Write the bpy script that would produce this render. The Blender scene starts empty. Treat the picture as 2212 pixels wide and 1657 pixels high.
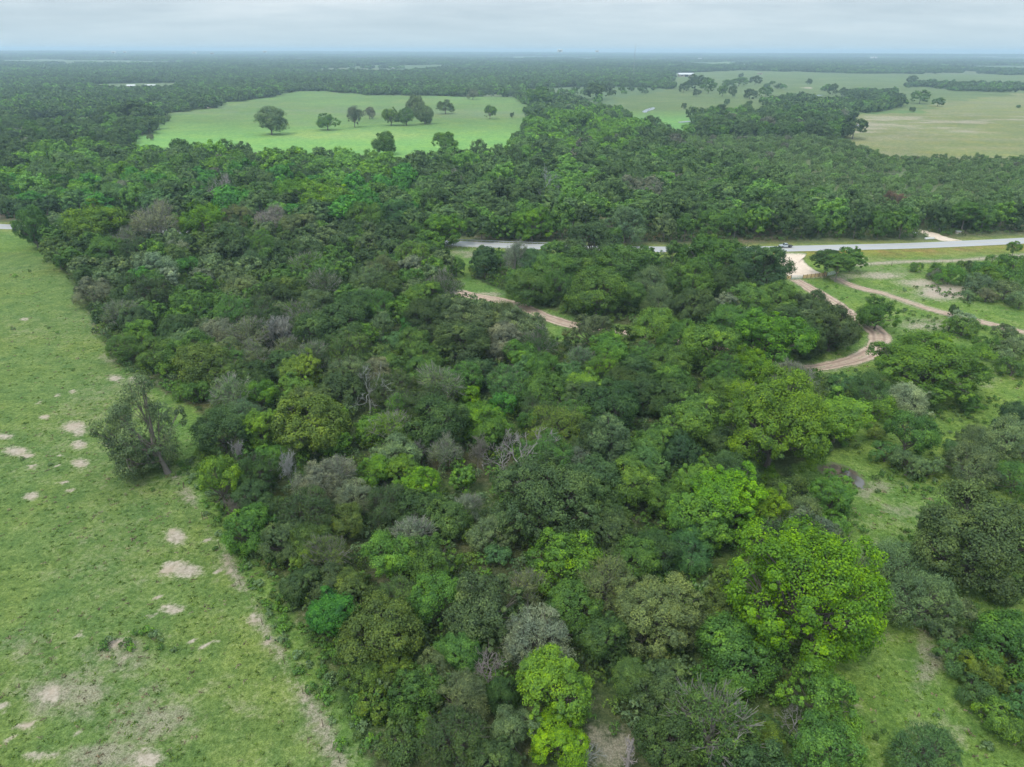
import bpy, math, random
import numpy as np
from mathutils import Vector, Matrix

# ------------------------------------------------------------------ camera, sky, sun, exposure
scene = bpy.context.scene
COL = scene.collection
R = math.radians
CAM_H = 77.0
F_PX = 700.0                       # focal length in pixels of a 1024 wide picture
PITCH = 25.44
ROLL = 0.155
cam_d = bpy.data.cameras.new('camera'); cam = bpy.data.objects.new('camera', cam_d); COL.objects.link(cam)
cam_d.sensor_width = 36.0; cam_d.lens = F_PX / 1024 * 36.0
cam_d.clip_start = 0.5; cam_d.clip_end = 60000
CAM_M = Matrix.Translation((0, 0, CAM_H)) @ Matrix.Rotation(R(90 - PITCH), 4, 'X') @ Matrix.Rotation(R(ROLL), 4, 'Z')
cam.matrix_world = CAM_M
scene.camera = cam

SUN_EL, SUN_AZ = 58.0, 215.0       # azimuth clockwise from +Y, the way the camera looks
world = bpy.data.worlds.new('World'); scene.world = world; world.use_nodes = True
wn, wl = world.node_tree.nodes, world.node_tree.links
wn.clear()
w_out = wn.new('ShaderNodeOutputWorld'); w_bg = wn.new('ShaderNodeBackground')
sky_n = wn.new('ShaderNodeTexSky'); sky_n.sky_type = 'NISHITA'; sky_n.sun_disc = False
sky_n.sun_elevation = R(SUN_EL); sky_n.sun_rotation = R(SUN_AZ); sky_n.air_density = 1.0; sky_n.dust_density = 2.0; sky_n.ozone_density = 1.0
w_bg.inputs['Strength'].default_value = 0.1
# overcast deck: two layers of soft cloud over the sky
tc = wn.new('ShaderNodeTexCoord'); sep = wn.new('ShaderNodeSeparateXYZ'); wl.new(tc.outputs['Generated'], sep.inputs[0])
def wmath(op, a, b=None, clamp=False):
    n = wn.new('ShaderNodeMath'); n.operation = op; n.use_clamp = clamp
    for i, v in enumerate((a, b)):
        if v is None: continue
        if isinstance(v, (int, float)): n.inputs[i].default_value = v
        else: wl.new(v, n.inputs[i])
    return n.outputs[0]
zz = wmath('ADD', wmath('MAXIMUM', sep.outputs['Z'], 0.0), 0.12)
comb = wn.new('ShaderNodeCombineXYZ')
wl.new(wmath('DIVIDE', sep.outputs['X'], zz), comb.inputs[0]); wl.new(wmath('DIVIDE', sep.outputs['Y'], zz), comb.inputs[1])
def wnoise(scale, detail, rough, off):
    m = wn.new('ShaderNodeMapping'); wl.new(comb.outputs[0], m.inputs[0]); m.inputs['Location'].default_value = off; m.inputs['Scale'].default_value = (1.0, 1.5, 1.0)
    n = wn.new('ShaderNodeTexNoise'); wl.new(m.outputs[0], n.inputs['Vector'])
    n.inputs['Scale'].default_value = scale; n.inputs['Detail'].default_value = detail; n.inputs['Roughness'].default_value = rough
    return n.outputs[0]
def wramp(v, stops):
    r = wn.new('ShaderNodeValToRGB'); wl.new(v, r.inputs[0])
    e = r.color_ramp.elements
    while len(e) < len(stops): e.new(0.5)
    for i, (p, c) in enumerate(stops): e[i].position = p; e[i].color = (*c, 1)
    return r.outputs[0]
CLOUD_GAIN = 1.0
cl1 = wramp(wnoise(0.55, 5, 0.55, (3.1, 1.7, 0)), [(0.30, (0.66, 0.72, 0.77)), (0.5, (0.84, 0.88, 0.91)), (0.70, (1.08, 1.06, 1.05))])
cl2 = wramp(wnoise(2.3, 6, 0.6, (8.1, 4.7, 0)), [(0.3, (0.84, 0.87, 0.90)), (0.7, (1.0, 1.0, 1.0))])
mul = wn.new('ShaderNodeMix'); mul.data_type = 'RGBA'; mul.blend_type = 'MULTIPLY'; mul.inputs[0].default_value = 1.0
wl.new(cl1, mul.inputs[6]); wl.new(cl2, mul.inputs[7])
# towards the horizon the deck dissolves into pale blue air
hz = wramp(sep.outputs['Z'], [(0.0, (0.10, 0.10, 0.10)), (0.018, (0.35, 0.35, 0.35)), (0.06, (0.92, 0.92, 0.92)), (0.4, (1, 1, 1))])
base = wn.new('ShaderNodeMix'); base.data_type = 'RGBA'
base.inputs[6].default_value = (4.50, 5.75, 6.38, 1)
wl.new(hz, base.inputs[0])
gain = wn.new('ShaderNodeMix'); gain.data_type = 'RGBA'; gain.blend_type = 'MULTIPLY'; gain.inputs[0].default_value = 1.0
wl.new(mul.outputs[2], gain.inputs[6]); gain.inputs[7].default_value = (5.72, 6.25, 6.60, 1)
wl.new(gain.outputs[2], base.inputs[7])
fin = wn.new('ShaderNodeMix'); fin.data_type = 'RGBA'; fin.inputs[0].default_value = 0.90
wl.new(sky_n.outputs[0], fin.inputs[6]); wl.new(base.outputs[2], fin.inputs[7])
# an overcast dome grows brighter overhead (about three times its horizon value at the zenith)
dome = wn.new('ShaderNodeVectorMath'); dome.operation = 'SCALE'
wl.new(fin.outputs[2], dome.inputs[0]); wl.new(wmath('ADD', wmath('MULTIPLY', wmath('MAXIMUM', sep.outputs['Z'], 0.0), 2.0), 1.0), dome.inputs['Scale'])
wl.new(dome.outputs[0], w_bg.inputs[0]); wl.new(w_bg.outputs[0], w_out.inputs[0])

sun_d = bpy.data.lights.new('sun', 'SUN'); sun = bpy.data.objects.new('sun', sun_d); COL.objects.link(sun)
sun_d.energy = 1.5; sun_d.angle = R(11); sun_d.color = (1.0, 0.97, 0.92)
sd = Vector((math.sin(R(SUN_AZ)) * math.cos(R(SUN_EL)), math.cos(R(SUN_AZ)) * math.cos(R(SUN_EL)), math.sin(R(SUN_EL))))
sun.rotation_euler = sd.to_track_quat('Z', 'Y').to_euler(); sun.location = (0, 0, 200)
vs = scene.view_settings
vs.view_transform = 'Standard'; vs.look = 'None'; vs.exposure = 0.42; vs.gamma = 1.0; vs.use_curve_mapping = False
scene.render.engine = 'CYCLES'
cy = scene.cycles
cy.max_bounces = 5; cy.diffuse_bounces = 3; cy.glossy_bounces = 2; cy.transmission_bounces = 3; cy.volume_bounces = 0; cy.transparent_max_bounces = 4
cy.use_denoising = True
try: cy.denoiser = 'OPENIMAGEDENOISE'
except Exception: pass

# ------------------------------------------------------------------ helpers: picture point -> place on the land
rng = np.random.default_rng(11)
random.seed(11)
M3 = np.array(CAM_M.to_3x3())
def ray(X, Y):                     # X, Y in a 2211 x 1657 picture
    X, Y = np.asarray(X, float), np.asarray(Y, float)
    u = (X / 2211 * 1024 - 512) / F_PX; v = -(Y / 1657 * 767 - 383.5) / F_PX
    return np.stack([u, v, -np.ones_like(u)], -1) @ M3.T
def at(X, Y, z=0.0):
    d = ray(X, Y); t = (z - CAM_H) / d[..., 2]
    return np.array([0, 0, CAM_H]) + d * t[..., None], t
def mpp(t): return t / F_PX * 1024 / 2211      # metres per picture unit at depth t
def P(X, Y, z=0.0):
    p, t = at(X, Y, z); return p
def project(p):
    q = (np.asarray(p, float) - np.array([0, 0, CAM_H])) @ M3
    d = -q[..., 2]; d = np.where(d < 0.1, 0.1, d)
    X = (q[..., 0] / d * F_PX + 512) / 1024 * 2211; Y = (383.5 - q[..., 1] / d * F_PX) / 767 * 1657
    return X, Y, -q[..., 2]
def poly(pts): return np.array([P(x, y)[:2] for x, y in pts])
def inside(pts, pg):
    x, y = pts[:, 0], pts[:, 1]; r = np.zeros(len(pts), bool); n = len(pg); j = n - 1
    for i in range(n):
        xi, yi = pg[i]; xj, yj = pg[j]
        c = ((yi > y) != (yj > y)) & (x < (xj - xi) * (y - yi) / (yj - yi + 1e-12) + xi)
        r ^= c; j = i
    return r
def seg_dist(pts, line):           # distance to a polyline
    d = np.full(len(pts), 1e9)
    for a, b in zip(line[:-1], line[1:]):
        ab = b - a; t = np.clip(((pts - a) @ ab) / (ab @ ab + 1e-9), 0, 1)
        d = np.minimum(d, np.hypot(*(pts - (a + t[:, None] * ab)).T))
    return d
def vnoise(x, y, s, seed=0):       # value noise 0..1, feature size s metres
    x = np.asarray(x) / s + 137.3 * seed; y = np.asarray(y) / s - 71.9 * seed
    xi, yi = np.floor(x), np.floor(y); fx, fy = x - xi, y - yi
    fx = fx * fx * (3 - 2 * fx); fy = fy * fy * (3 - 2 * fy)
    def h(a, b): 
        q = np.sin(a * 127.1 + b * 311.7 + seed * 17.3) * 43758.5453
        return q - np.floor(q)
    return (h(xi, yi) * (1 - fx) + h(xi + 1, yi) * fx) * (1 - fy) + (h(xi, yi + 1) * (1 - fx) + h(xi + 1, yi + 1) * fx) * fy
def fbm(x, y, s, seed=0): return 0.55 * vnoise(x, y, s, seed) + 0.3 * vnoise(x, y, s / 2.1, seed + 5) + 0.15 * vnoise(x, y, s / 4.3, seed + 9)
def hill(x, y):
    r = np.hypot(x, y); k = np.clip((r - 2200) / 9000, 0, 1)
    return k * (fbm(x, y, 3800, 3) * 46 + 6) + np.clip((r - 9000) / 7000, 0, 1) * 14

def mesh_np(name, V, F, mat=None, attrs=None, smooth=False):
    me = bpy.data.meshes.new(name)
    V = np.asarray(V, np.float32); F = np.asarray(F, np.int32)
    n = F.shape[1]
    me.vertices.add(len(V)); me.vertices.foreach_set('co', V.ravel())
    me.loops.add(F.size); me.loops.foreach_set('vertex_index', F.ravel())
    me.polygons.add(len(F)); me.polygons.foreach_set('loop_start', np.arange(0, F.size, n, dtype=np.int32))
    me.polygons.foreach_set('loop_total', np.full(len(F), n, np.int32))
    me.polygons.foreach_set('use_smooth', np.full(len(F), smooth))
    for an, (typ, dom, arr) in (attrs or {}).items():
        a = me.attributes.new(an, typ, dom)
        key = {'FLOAT': 'value', 'FLOAT_COLOR': 'color', 'FLOAT_VECTOR': 'vector', 'INT': 'value'}[typ]
        a.data.foreach_set(key, np.asarray(arr, np.int32 if typ == 'INT' else np.float32).ravel())
    me.update(calc_edges=True)
    if mat: me.materials.append(mat)
    return me
def link(name, data, parent=None, **props):
    o = bpy.data.objects.new(name, data); COL.objects.link(o)
    if parent is not None: o.parent = parent
    for k, v in props.items(): o[k] = v
    return o
def thing(name, loc, rz=0.0, scale=(1, 1, 1), **props):
    o = link(name, None, None, **props); o.location = loc; o.rotation_euler = (0, 0, rz); o.scale = scale
    o.empty_display_size = 0.5
    return o

class MB:                          # collects boxes and tubes into one mesh
    def __init__(s): s.V, s.F = [], []
    def add(s, V, F):
        o = sum(len(v) for v in s.V); s.V.append(np.asarray(V, float)); s.F.append([[i + o for i in f] for f in F]); return s
    def box(s, x0, x1, y0, y1, z0, z1):
        V = [(x, y, z) for z in (z0, z1) for y in (y0, y1) for x in (x0, x1)]
        return s.add(V, [(0, 2, 3, 1), (4, 5, 7, 6), (0, 1, 5, 4), (2, 6, 7, 3), (0, 4, 6, 2), (1, 3, 7, 5)])
    def prism(s, prof, y0, y1):    # profile in x,z extruded along y
        n = len(prof); V = [(x, y0, z) for x, z in prof] + [(x, y1, z) for x, z in prof]
        F = [tuple(range(n))[::-1], tuple(range(n, 2 * n))] + [(i, (i + 1) % n, n + (i + 1) % n, n + i) for i in range(n)]
        return s.add(V, [f[::-1] for f in F])
    def tube(s, pts, rad, n=5, cap=True):
        V, F = tube(pts, rad, n)
        return s.add(V, [list(f) for f in F] + ([list(range(len(V) - n, len(V)))] if cap else []))
    def cyl(s, c, axis, r, h, n=12):
        a = Vector(axis).normalized(); c = Vector(c)
        return s.tube([c - a * h / 2, c + a * h / 2], [r, r], n).add(*disc(c - a * h / 2, -a, r, n)).add(*disc(c + a * h / 2, a, r, n))
    def mesh(s, name, mat):
        me = bpy.data.meshes.new(name); me.from_pydata(np.concatenate(s.V).tolist(), [], [f for g in s.F for f in g]); me.materials.append(mat); me.update(); return me
    def obj(s, name, mat, parent=None, **props): return link(name, s.mesh(name, mat), parent, **props)
def disc(c, ax, r, n):
    q = Vector(ax).to_track_quat('Z', 'Y')
    return [tuple(Vector(c) + q @ Vector((r * math.cos(2 * math.pi * i / n), r * math.sin(2 * math.pi * i / n), 0))) for i in range(n)], [tuple(range(n))]
def tube(pts, rad, n=5):
    pts = np.asarray([tuple(p) for p in pts], float); k = len(pts)
    T = np.gradient(pts, axis=0); T /= np.linalg.norm(T, axis=1, keepdims=True) + 1e-9
    ref = np.where(np.abs(T[:, 2:3]) > 0.9, np.array([[1.0, 0, 0]]), np.array([[0, 0, 1.0]]))
    A = np.cross(T, ref); A /= np.linalg.norm(A, axis=1, keepdims=True) + 1e-9; B = np.cross(T, A)
    an = np.arange(n) / n * 2 * np.pi
    V = pts[:, None] + (A[:, None] * np.cos(an)[None, :, None] + B[:, None] * np.sin(an)[None, :, None]) * np.asarray(rad, float)[:, None, None]
    F = [(i * n + j, i * n + (j + 1) % n, (i + 1) * n + (j + 1) % n, (i + 1) * n + j) for i in range(k - 1) for j in range(n)]
    return V.reshape(-1, 3), np.array(F)

# ------------------------------------------------------------------ materials
def mat_new(name):
    m = bpy.data.materials.new(name); m.use_nodes = True; m.node_tree.nodes.clear(); return m, m.node_tree.nodes, m.node_tree.links
class NB:
    def __init__(s, name): s.m, s.n, s.l = mat_new(name)
    def node(s, t, **k):
        n = s.n.new(t)
        for a, v in k.items(): setattr(n, a, v)
        return n
    def put(s, sock, v):
        if hasattr(v, 'links') or isinstance(v, bpy.types.NodeSocket): s.l.new(v, sock)
        elif isinstance(v, (int, float)): sock.default_value = v
        else: sock.default_value = (*v, 1) if len(v) == 3 and len(sock.default_value) == 4 else v
    def math(s, op, a, b=0.0, c=None, clamp=False):
        n = s.node('ShaderNodeMath', operation=op, use_clamp=clamp); s.put(n.inputs[0], a); s.put(n.inputs[1], b)
        if c is not None: s.put(n.inputs[2], c)
        return n.outputs[0]
    def mix(s, f, a, b, blend='MIX'):
        n = s.node('ShaderNodeMix', data_type='RGBA', blend_type=blend); s.put(n.inputs[0], f); s.put(n.inputs[6], a); s.put(n.inputs[7], b); return n.outputs[2]
    def noise(s, vec, scale, detail=3, rough=0.55, out=0):
        n = s.node('ShaderNodeTexNoise'); s.l.new(vec, n.inputs['Vector']); n.inputs['Scale'].default_value = scale; n.inputs['Detail'].default_value = detail; n.inputs['Roughness'].default_value = rough
        return n.outputs[out]
    def step(s, v, lo, hi):
        n = s.node('ShaderNodeMapRange', interpolation_type='SMOOTHSTEP'); s.put(n.inputs[0], v); s.put(n.inputs[1], lo); s.put(n.inputs[2], hi); return n.outputs[0]
    def attr(s, name, typ='GEOMETRY'):
        return s.node('ShaderNodeAttribute', attribute_name=name, attribute_type=typ)
    def pos(s): return s.node('ShaderNodeNewGeometry').outputs['Position']
    def out(s, sh): s.l.new(sh, s.node('ShaderNodeOutputMaterial').inputs[0]); return s.m
    def principled(s, col, rough=0.8, spec=0.3, metal=0.0, bump=None, bstr=0.3, bdist=0.1):
        n = s.node('ShaderNodeBsdfPrincipled'); s.put(n.inputs['Base Color'], col); s.put(n.inputs['Roughness'], rough)
        n.inputs['Specular IOR Level'].default_value = spec; n.inputs['Metallic'].default_value = metal
        if bump is not None:
            b = s.node('ShaderNodeBump'); b.inputs['Strength'].default_value = bstr; b.inputs['Distance'].default_value = bdist
            s.l.new(bump, b.inputs['Height']); s.l.new(b.outputs[0], n.inputs['Normal'])
        return n.outputs[0]

def foliage(name, source):
    b = NB(name)
    if source == 'object':
        col = b.node('ShaderNodeObjectInfo').outputs['Color']
    else:
        col = b.attr('col', 'INSTANCER').outputs['Color']
    tint = b.attr('tint').outputs['Fac']
    oc_ = b.node('ShaderNodeTexCoord').outputs['Object']
    patch = b.noise(oc_, 0.30, 3, 0.6); fleck = b.noise(oc_, 1.1, 2, 0.6)
    col = b.mix(b.step(patch, 0.38, 0.66), b.mix(1.0, col, (0.80, 0.84, 0.86), 'MULTIPLY'), b.mix(1.0, col, (1.16, 1.13, 0.98), 'MULTIPLY'))
    col = b.mix(b.math('MULTIPLY', b.step(fleck, 0.56, 0.72), 0.45), col, b.mix(1.0, col, (1.24, 1.10, 0.90), 'MULTIPLY'))
    hsv = b.node('ShaderNodeHueSaturation'); b.put(hsv.inputs['Color'], col)
    b.put(hsv.inputs['Hue'], b.math('MULTIPLY_ADD', tint, -0.045, 0.5225))
    b.put(hsv.inputs['Saturation'], b.math('MULTIPLY_ADD', tint, 0.2, 1.0))
    b.put(hsv.inputs['Value'], b.math('MULTIPLY_ADD', tint, 1.2, 0.40))
    d = b.node('ShaderNodeBsdfDiffuse'); t = b.node('ShaderNodeBsdfTranslucent'); g = b.node('ShaderNodeBsdfGlossy')
    b.l.new(hsv.outputs[0], d.inputs[0]); b.l.new(hsv.outputs[0], t.inputs[0])
    g.inputs['Roughness'].default_value = 0.55; g.inputs[0].default_value = (1, 1, 1, 1)
    m1 = b.node('ShaderNodeMixShader'); m1.inputs[0].default_value = 0.25; b.l.new(d.outputs[0], m1.inputs[1]); b.l.new(t.outputs[0], m1.inputs[2])
    m2 = b.node('ShaderNodeMixShader'); m2.inputs[0].default_value = 0.012; b.l.new(m1.outputs[0], m2.inputs[1]); b.l.new(g.outputs[0], m2.inputs[2])
    return b.out(m2.outputs[0])
M_LEAF = foliage('leaf_foliage', 'object')
M_MASS = foliage('mass_foliage', 'instancer')

def bark_mat():
    b = NB('bark'); col = b.node('ShaderNodeObjectInfo').outputs['Color']
    n = b.noise(b.node('ShaderNodeTexCoord').outputs['Object'], 3.0, 4)
    c = b.mix(b.math('MULTIPLY_ADD', n, 0.9, 0.0, clamp=True), b.mix(1.0, col, (0.45, 0.42, 0.4), 'MULTIPLY'), col)
    return b.out(b.principled(c, 0.9, 0.1))
M_BARK = bark_mat()
def bark_fix(name, c):
    b = NB(name); n = b.noise(b.pos(), 2.0, 3)
    return b.out(b.principled(b.mix(n, [x * 0.6 for x in c], [x * 1.3 for x in c]), 0.9, 0.1))
M_BARK_MASS = bark_fix('bark_mass', (0.16, 0.14, 0.12))

def land_mat():
    b = NB('grass_land'); p = b.pos()
    gc = b.attr('gcol').outputs['Color']; soil = b.attr('soil').outputs['Fac']; dry = b.attr('dry').outputs['Fac']
    big = b.noise(p, 0.035, 4, 0.6); med = b.noise(p, 0.22, 4, 0.65); sm = b.noise(p, 1.3, 4, 0.7); fine = b.noise(p, 5.0, 3, 0.7)
    c = b.mix(b.step(med, 0.3, 0.72), b.mix(1.0, gc, (0.72, 0.80, 0.78), 'MULTIPLY'), b.mix(1.0, gc, (1.22, 1.14, 1.12), 'MULTIPLY'))
    c = b.mix(b.math('MULTIPLY', b.step(big, 0.40, 0.68), 0.7), c, b.mix(1.0, c, (1.32, 1.12, 0.92), 'MULTIPLY'))
    c = b.mix(b.math('MULTIPLY', b.step(b.noise(p, 0.09, 5, 0.7), 0.5, 0.66), 0.5), c, b.mix(1.0, c, (0.74, 0.86, 0.92), 'MULTIPLY'))
    c = b.mix(b.step(sm, 0.28, 0.75), b.mix(1.0, c, (0.62, 0.68, 0.62), 'MULTIPLY'), b.mix(1.0, c, (1.34, 1.28, 1.30), 'MULTIPLY'))
    c = b.mix(b.step(fine, 0.3, 0.7), b.mix(1.0, c, (0.68, 0.72, 0.68), 'MULTIPLY'), b.mix(1.0, c, (1.32, 1.28, 1.34), 'MULTIPLY'))
    # dry stalks and litter
    dm = b.step(b.math('ADD', dry, b.math('MULTIPLY_ADD', b.math('ADD', b.math('MULTIPLY', sm, 1.3), b.math('ADD', med, b.noise(p, 0.6, 3, 0.6))), 0.95, -1.57)), 0.30, 1.15)
    dcol = b.mix(b.step(fine, .3, .7), (0.15, 0.128, 0.090), (0.36, 0.31, 0.235))
    c = b.mix(b.math('MULTIPLY', dm, 0.75), c, dcol)
    # bare soil with ragged edges
    smk = b.step(b.math('ADD', soil, b.math('MULTIPLY_ADD', b.math('ADD', b.math('MULTIPLY', sm, 1.5), b.math('MULTIPLY', fine, 0.9)), 0.70, b.math('MULTIPLY_ADD', med, 0.7, -1.19))), 0.24, 0.92)
    scol = b.mix(b.step(sm, 0.3, 0.7), (0.29, 0.24, 0.18), (0.43, 0.365, 0.285))
    scol = b.mix(b.math('MULTIPLY', b.step(med, 0.45, 0.7), 0.6), scol, (0.36, 0.28, 0.20))
    c = b.mix(smk, c, scol)
    hgt = b.math('ADD', b.math('MULTIPLY', sm, 0.7), b.math('MULTIPLY', fine, 0.5))
    return b.out(b.principled(c, 0.95, 0.06, bump=hgt, bstr=0.9, bdist=0.35))
M_LAND = land_mat()

def dirt_mat(name, ca, cb, ruts=True, cg=(0.10, 0.15, 0.045)):
    b = NB(name); p = b.pos(); u = b.attr('across').outputs['Fac']
    n1 = b.noise(p, 0.5, 4, 0.6); n2 = b.noise(p, 2.6, 4, 0.7)
    c = b.mix(b.step(n1, 0.3, 0.7), ca, cb); c = b.mix(b.math('MULTIPLY', b.step(n2, 0.35, 0.75), 0.5), c, [x * 0.72 for x in ca])
    h = b.math('MULTIPLY', n2, 0.5)
    if ruts:
        w = b.math('ADD', u, b.math('MULTIPLY_ADD', n1, 0.10, -0.05))
        r1 = b.math('ABSOLUTE', b.math('SUBTRACT', b.math('ABSOLUTE', w), 0.45))
        rut = b.step(r1, 0.20, 0.03)
        c = b.mix(b.math('MULTIPLY', rut, 0.55), c, [x * 0.62 for x in ca])
        mid = b.math('MULTIPLY', b.step(b.math('ABSOLUTE', w), 0.2, 0.02), b.step(n1, 0.5, 0.62))
        edge = b.step(b.math('ADD', b.math('ABSOLUTE', w), b.math('MULTIPLY_ADD', n2, 0.7, -0.35)), 0.78, 0.98)
        c = b.mix(b.math('MAXIMUM', b.math('MULTIPLY', mid, 0.7), edge), c, cg)
        h = b.math('SUBTRACT', h, rut)
    else:
        edge = b.step(b.math('ADD', u, b.math('MULTIPLY_ADD', n2, 0.8, -0.4)), 0.75, 1.0)
        c = b.mix(edge, c, cg)
    return b.out(b.principled(c, 0.95, 0.08, bump=h, bstr=0.8, bdist=0.2))
M_TRACK = dirt_mat('track_dirt', (0.36, 0.255, 0.185), (0.50, 0.385, 0.295))
M_SAND = dirt_mat('pale_sand', (0.56, 0.44, 0.335), (0.65, 0.535, 0.42), ruts=False)

def road_mat():
    b = NB('worn_asphalt'); p = b.pos(); u = b.attr('across').outputs['Fac']
    n1 = b.noise(p, 0.25, 4); n2 = b.noise(p, 4.0, 3)
    c = b.mix(n1, (0.33, 0.325, 0.315), (0.41, 0.405, 0.395)); c = b.mix(b.math('MULTIPLY', n2, 0.3), c, (0.27, 0.265, 0.26))
    tr = b.step(b.math('ABSOLUTE', b.math('SUBTRACT', b.math('ABSOLUTE', u), 0.48)), 0.2, 0.04)
    c = b.mix(b.math('MULTIPLY', tr, 0.25), c, (0.27, 0.27, 0.275))
    return b.out(b.principled(c, 0.85, 0.25))
M_ROAD = road_mat()
def plain(name, c, rough=0.6, spec=0.4, metal=0.0, var=0.25, scale=1.5):
    b = NB(name); n = b.noise(b.node('ShaderNodeTexCoord').outputs['Object'], scale, 4)
    return b.out(b.principled(b.mix(n, [x * (1 - var) for x in c], [min(1, x * (1 + var)) for x in c]), rough, spec, metal))
def water_mat():
    b = NB('pond_water'); n = b.noise(b.pos(), 0.8, 3)
    return b.out(b.principled(b.mix(n, (0.05, 0.045, 0.035), (0.09, 0.075, 0.055)), 0.08, 0.9, bump=b.noise(b.pos(), 2.0, 3), bstr=0.04, bdist=0.05))
M_WATER = water_mat()

# ------------------------------------------------------------------ the lie of the land (picture outlines laid on the ground)
ROAD_PTS = [(-260, 476), (-120, 482), (0, 490), (110, 492), (260, 498), (420, 504), (600, 511), (800, 519), (1000, 527.5), (1150, 533), (1300, 537.5), (1450, 539.5), (1600, 539.3), (1700, 538), (1830, 535), (1968, 531.5), (2100, 526), (2211, 520.5), (2330, 514), (2480, 505)]
def smooth_line(pts, step):
    pts = np.asarray(pts, float); k = len(pts); out = []
    for i in range(k - 1):
        p0, p1, p2, p3 = pts[max(i - 1, 0)], pts[i], pts[i + 1], pts[min(i + 2, k - 1)]
        n = max(2, int(np.linalg.norm(p2 - p1) / step))
        for j in range(n):
            t = j / n
            out.append(0.5 * (2 * p1 + (p2 - p0) * t + (2 * p0 - 5 * p1 + 4 * p2 - p3) * t * t + (3 * p1 - p0 - 3 * p2 + p3) * t ** 3))
    out.append(pts[-1]); return np.array(out)
road_line = smooth_line(poly(ROAD_PTS), 6.0)
TRACK_A = smooth_line(poly([(1719, 606), (1760, 630), (1800, 655), (1836, 682), (1868, 700), (1893, 718), (1898, 736), (1886, 756), (1850, 776), (1800, 789), (1755, 796), (1700, 792), (1640, 778), (1580, 762), (1500, 746), (1440, 736), (1370, 724), (1300, 714), (1240, 704), (1180, 686), (1130, 665), (1080, 650), (1030, 641), (990, 632)]), 1.2)
TRACK_B = smooth_line(poly([(1806, 601), (1831, 614), (1865, 625), (1900, 633), (1950, 649), (2002, 667), (2053, 680), (2104, 692), (2139, 701), (2200, 716), (2290, 732)]), 1.2)
WOOD_A = poly([(60, 505), (100, 540), (175, 640), (210, 720), (255, 790), (330, 835), (420, 880), (470, 955), (455, 1060), (520, 1150), (590, 1260), (640, 1345), (690, 1420), (740, 1520), (800, 1650), (860, 1780), (1780, 1780), (1760, 1640), (1745, 1560), (1735, 1480), (1740, 1430), (1830, 1370), (1835, 1200), (1780, 1110), (1700, 1010), (1830, 960), (1850, 860), (1790, 815), (1680, 800), (1500, 760), (1380, 742), (1230, 740), (1180, 735), (1150, 700), (1060, 660), (980, 640), (985, 580), (965, 556), (940, 545), (700, 528), (400, 512), (150, 502)])
WOOD_B = poly([(1020, 600), (1015, 580), (1060, 556), (1220, 553), (1360, 560), (1480, 555), (1670, 570), (1690, 600), (1700, 625), (1760, 655), (1810, 690), (1850, 715), (1855, 740), (1800, 760), (1700, 765), (1560, 730), (1430, 712), (1330, 700), (1250, 690), (1180, 665), (1100, 635)])
FIELDS = {
 'meadow': (poly([(235, 335), (290, 303), (352, 266), (362, 247), (480, 230), (500, 220), (560, 214), (640, 198), (700, 196), (800, 206), (1120, 210), (1150, 240), (1142, 300), (1110, 338), (1000, 352), (870, 372), (740, 362), (600, 352), (480, 346), (330, 342)]), (0.135, 0.235, 0.085)),
 'field': (poly([(1338, 212), (1440, 197), (1452, 160), (1600, 154), (1850, 161), (2211, 164), (2600, 166), (2600, 192), (2330, 192), (2030, 222), (1990, 246), (1840, 248), (1832, 238), (1826, 230), (1760, 217), (1700, 212), (1668, 222), (1655, 238), (1560, 250), (1505, 260), (1500, 292), (1470, 306), (1430, 292), (1345, 262)]), (0.118, 0.178, 0.075)),
 'dry_meadow': (poly([(1832, 318), (1822, 290), (1822, 262), (1840, 246), (1990, 244), (2030, 220), (2330, 190), (2600, 190), (2600, 350), (2300, 348), (1940, 346), (1880, 336)]), (0.185, 0.222, 0.092)),
 'distant_field': (poly([(1530, 139), (1560, 136), (1640, 136), (1640, 140), (1540, 142)]), (0.16, 0.24, 0.09)),
}
GROVES = [poly([(1806, 212), (1812, 236), (1850, 244), (1905, 243), (1945, 232), (1950, 214), (1930, 205), (1880, 200), (1840, 204)]), poly([(1960, 190), (1990, 187), (2060, 197), (2140, 201), (2211, 196), (2400, 192), (2400, 183), (2211, 184), (2120, 186), (2040, 184), (1985, 180)]), poly([(1640, 190), (1660, 200), (1700, 196), (1690, 186)]), poly([(1760, 190), (1770, 197), (1800, 196), (1796, 188)])]
CLEARINGS = [poly([(190, 182), (270, 180), (390, 179), (400, 186), (380, 194), (270, 198), (215, 190)]), poly([(0, 134), (260, 134), (430, 138), (430, 142), (0, 140)]), poly([(1870, 376), (1960, 370), (1960, 380), (1880, 388)])]
FENCE_L = poly([(381, 1030), (397, 1054), (437, 1120), (475, 1185), (520, 1265), (567, 1350), (615, 1435), (655, 1500), (698, 1570), (735, 1650), (790, 1770)])
PASTURE = poly([(-500, 545), (40, 545), (110, 560), (175, 640), (210, 720), (255, 800), (330, 860), (385, 1000), (381, 1030), (397, 1054), (437, 1120), (475, 1185), (520, 1265), (567, 1350), (615, 1435), (655, 1500), (698, 1570), (735, 1650), (790, 1770), (700, 2200), (-1500, 2200)])
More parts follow.
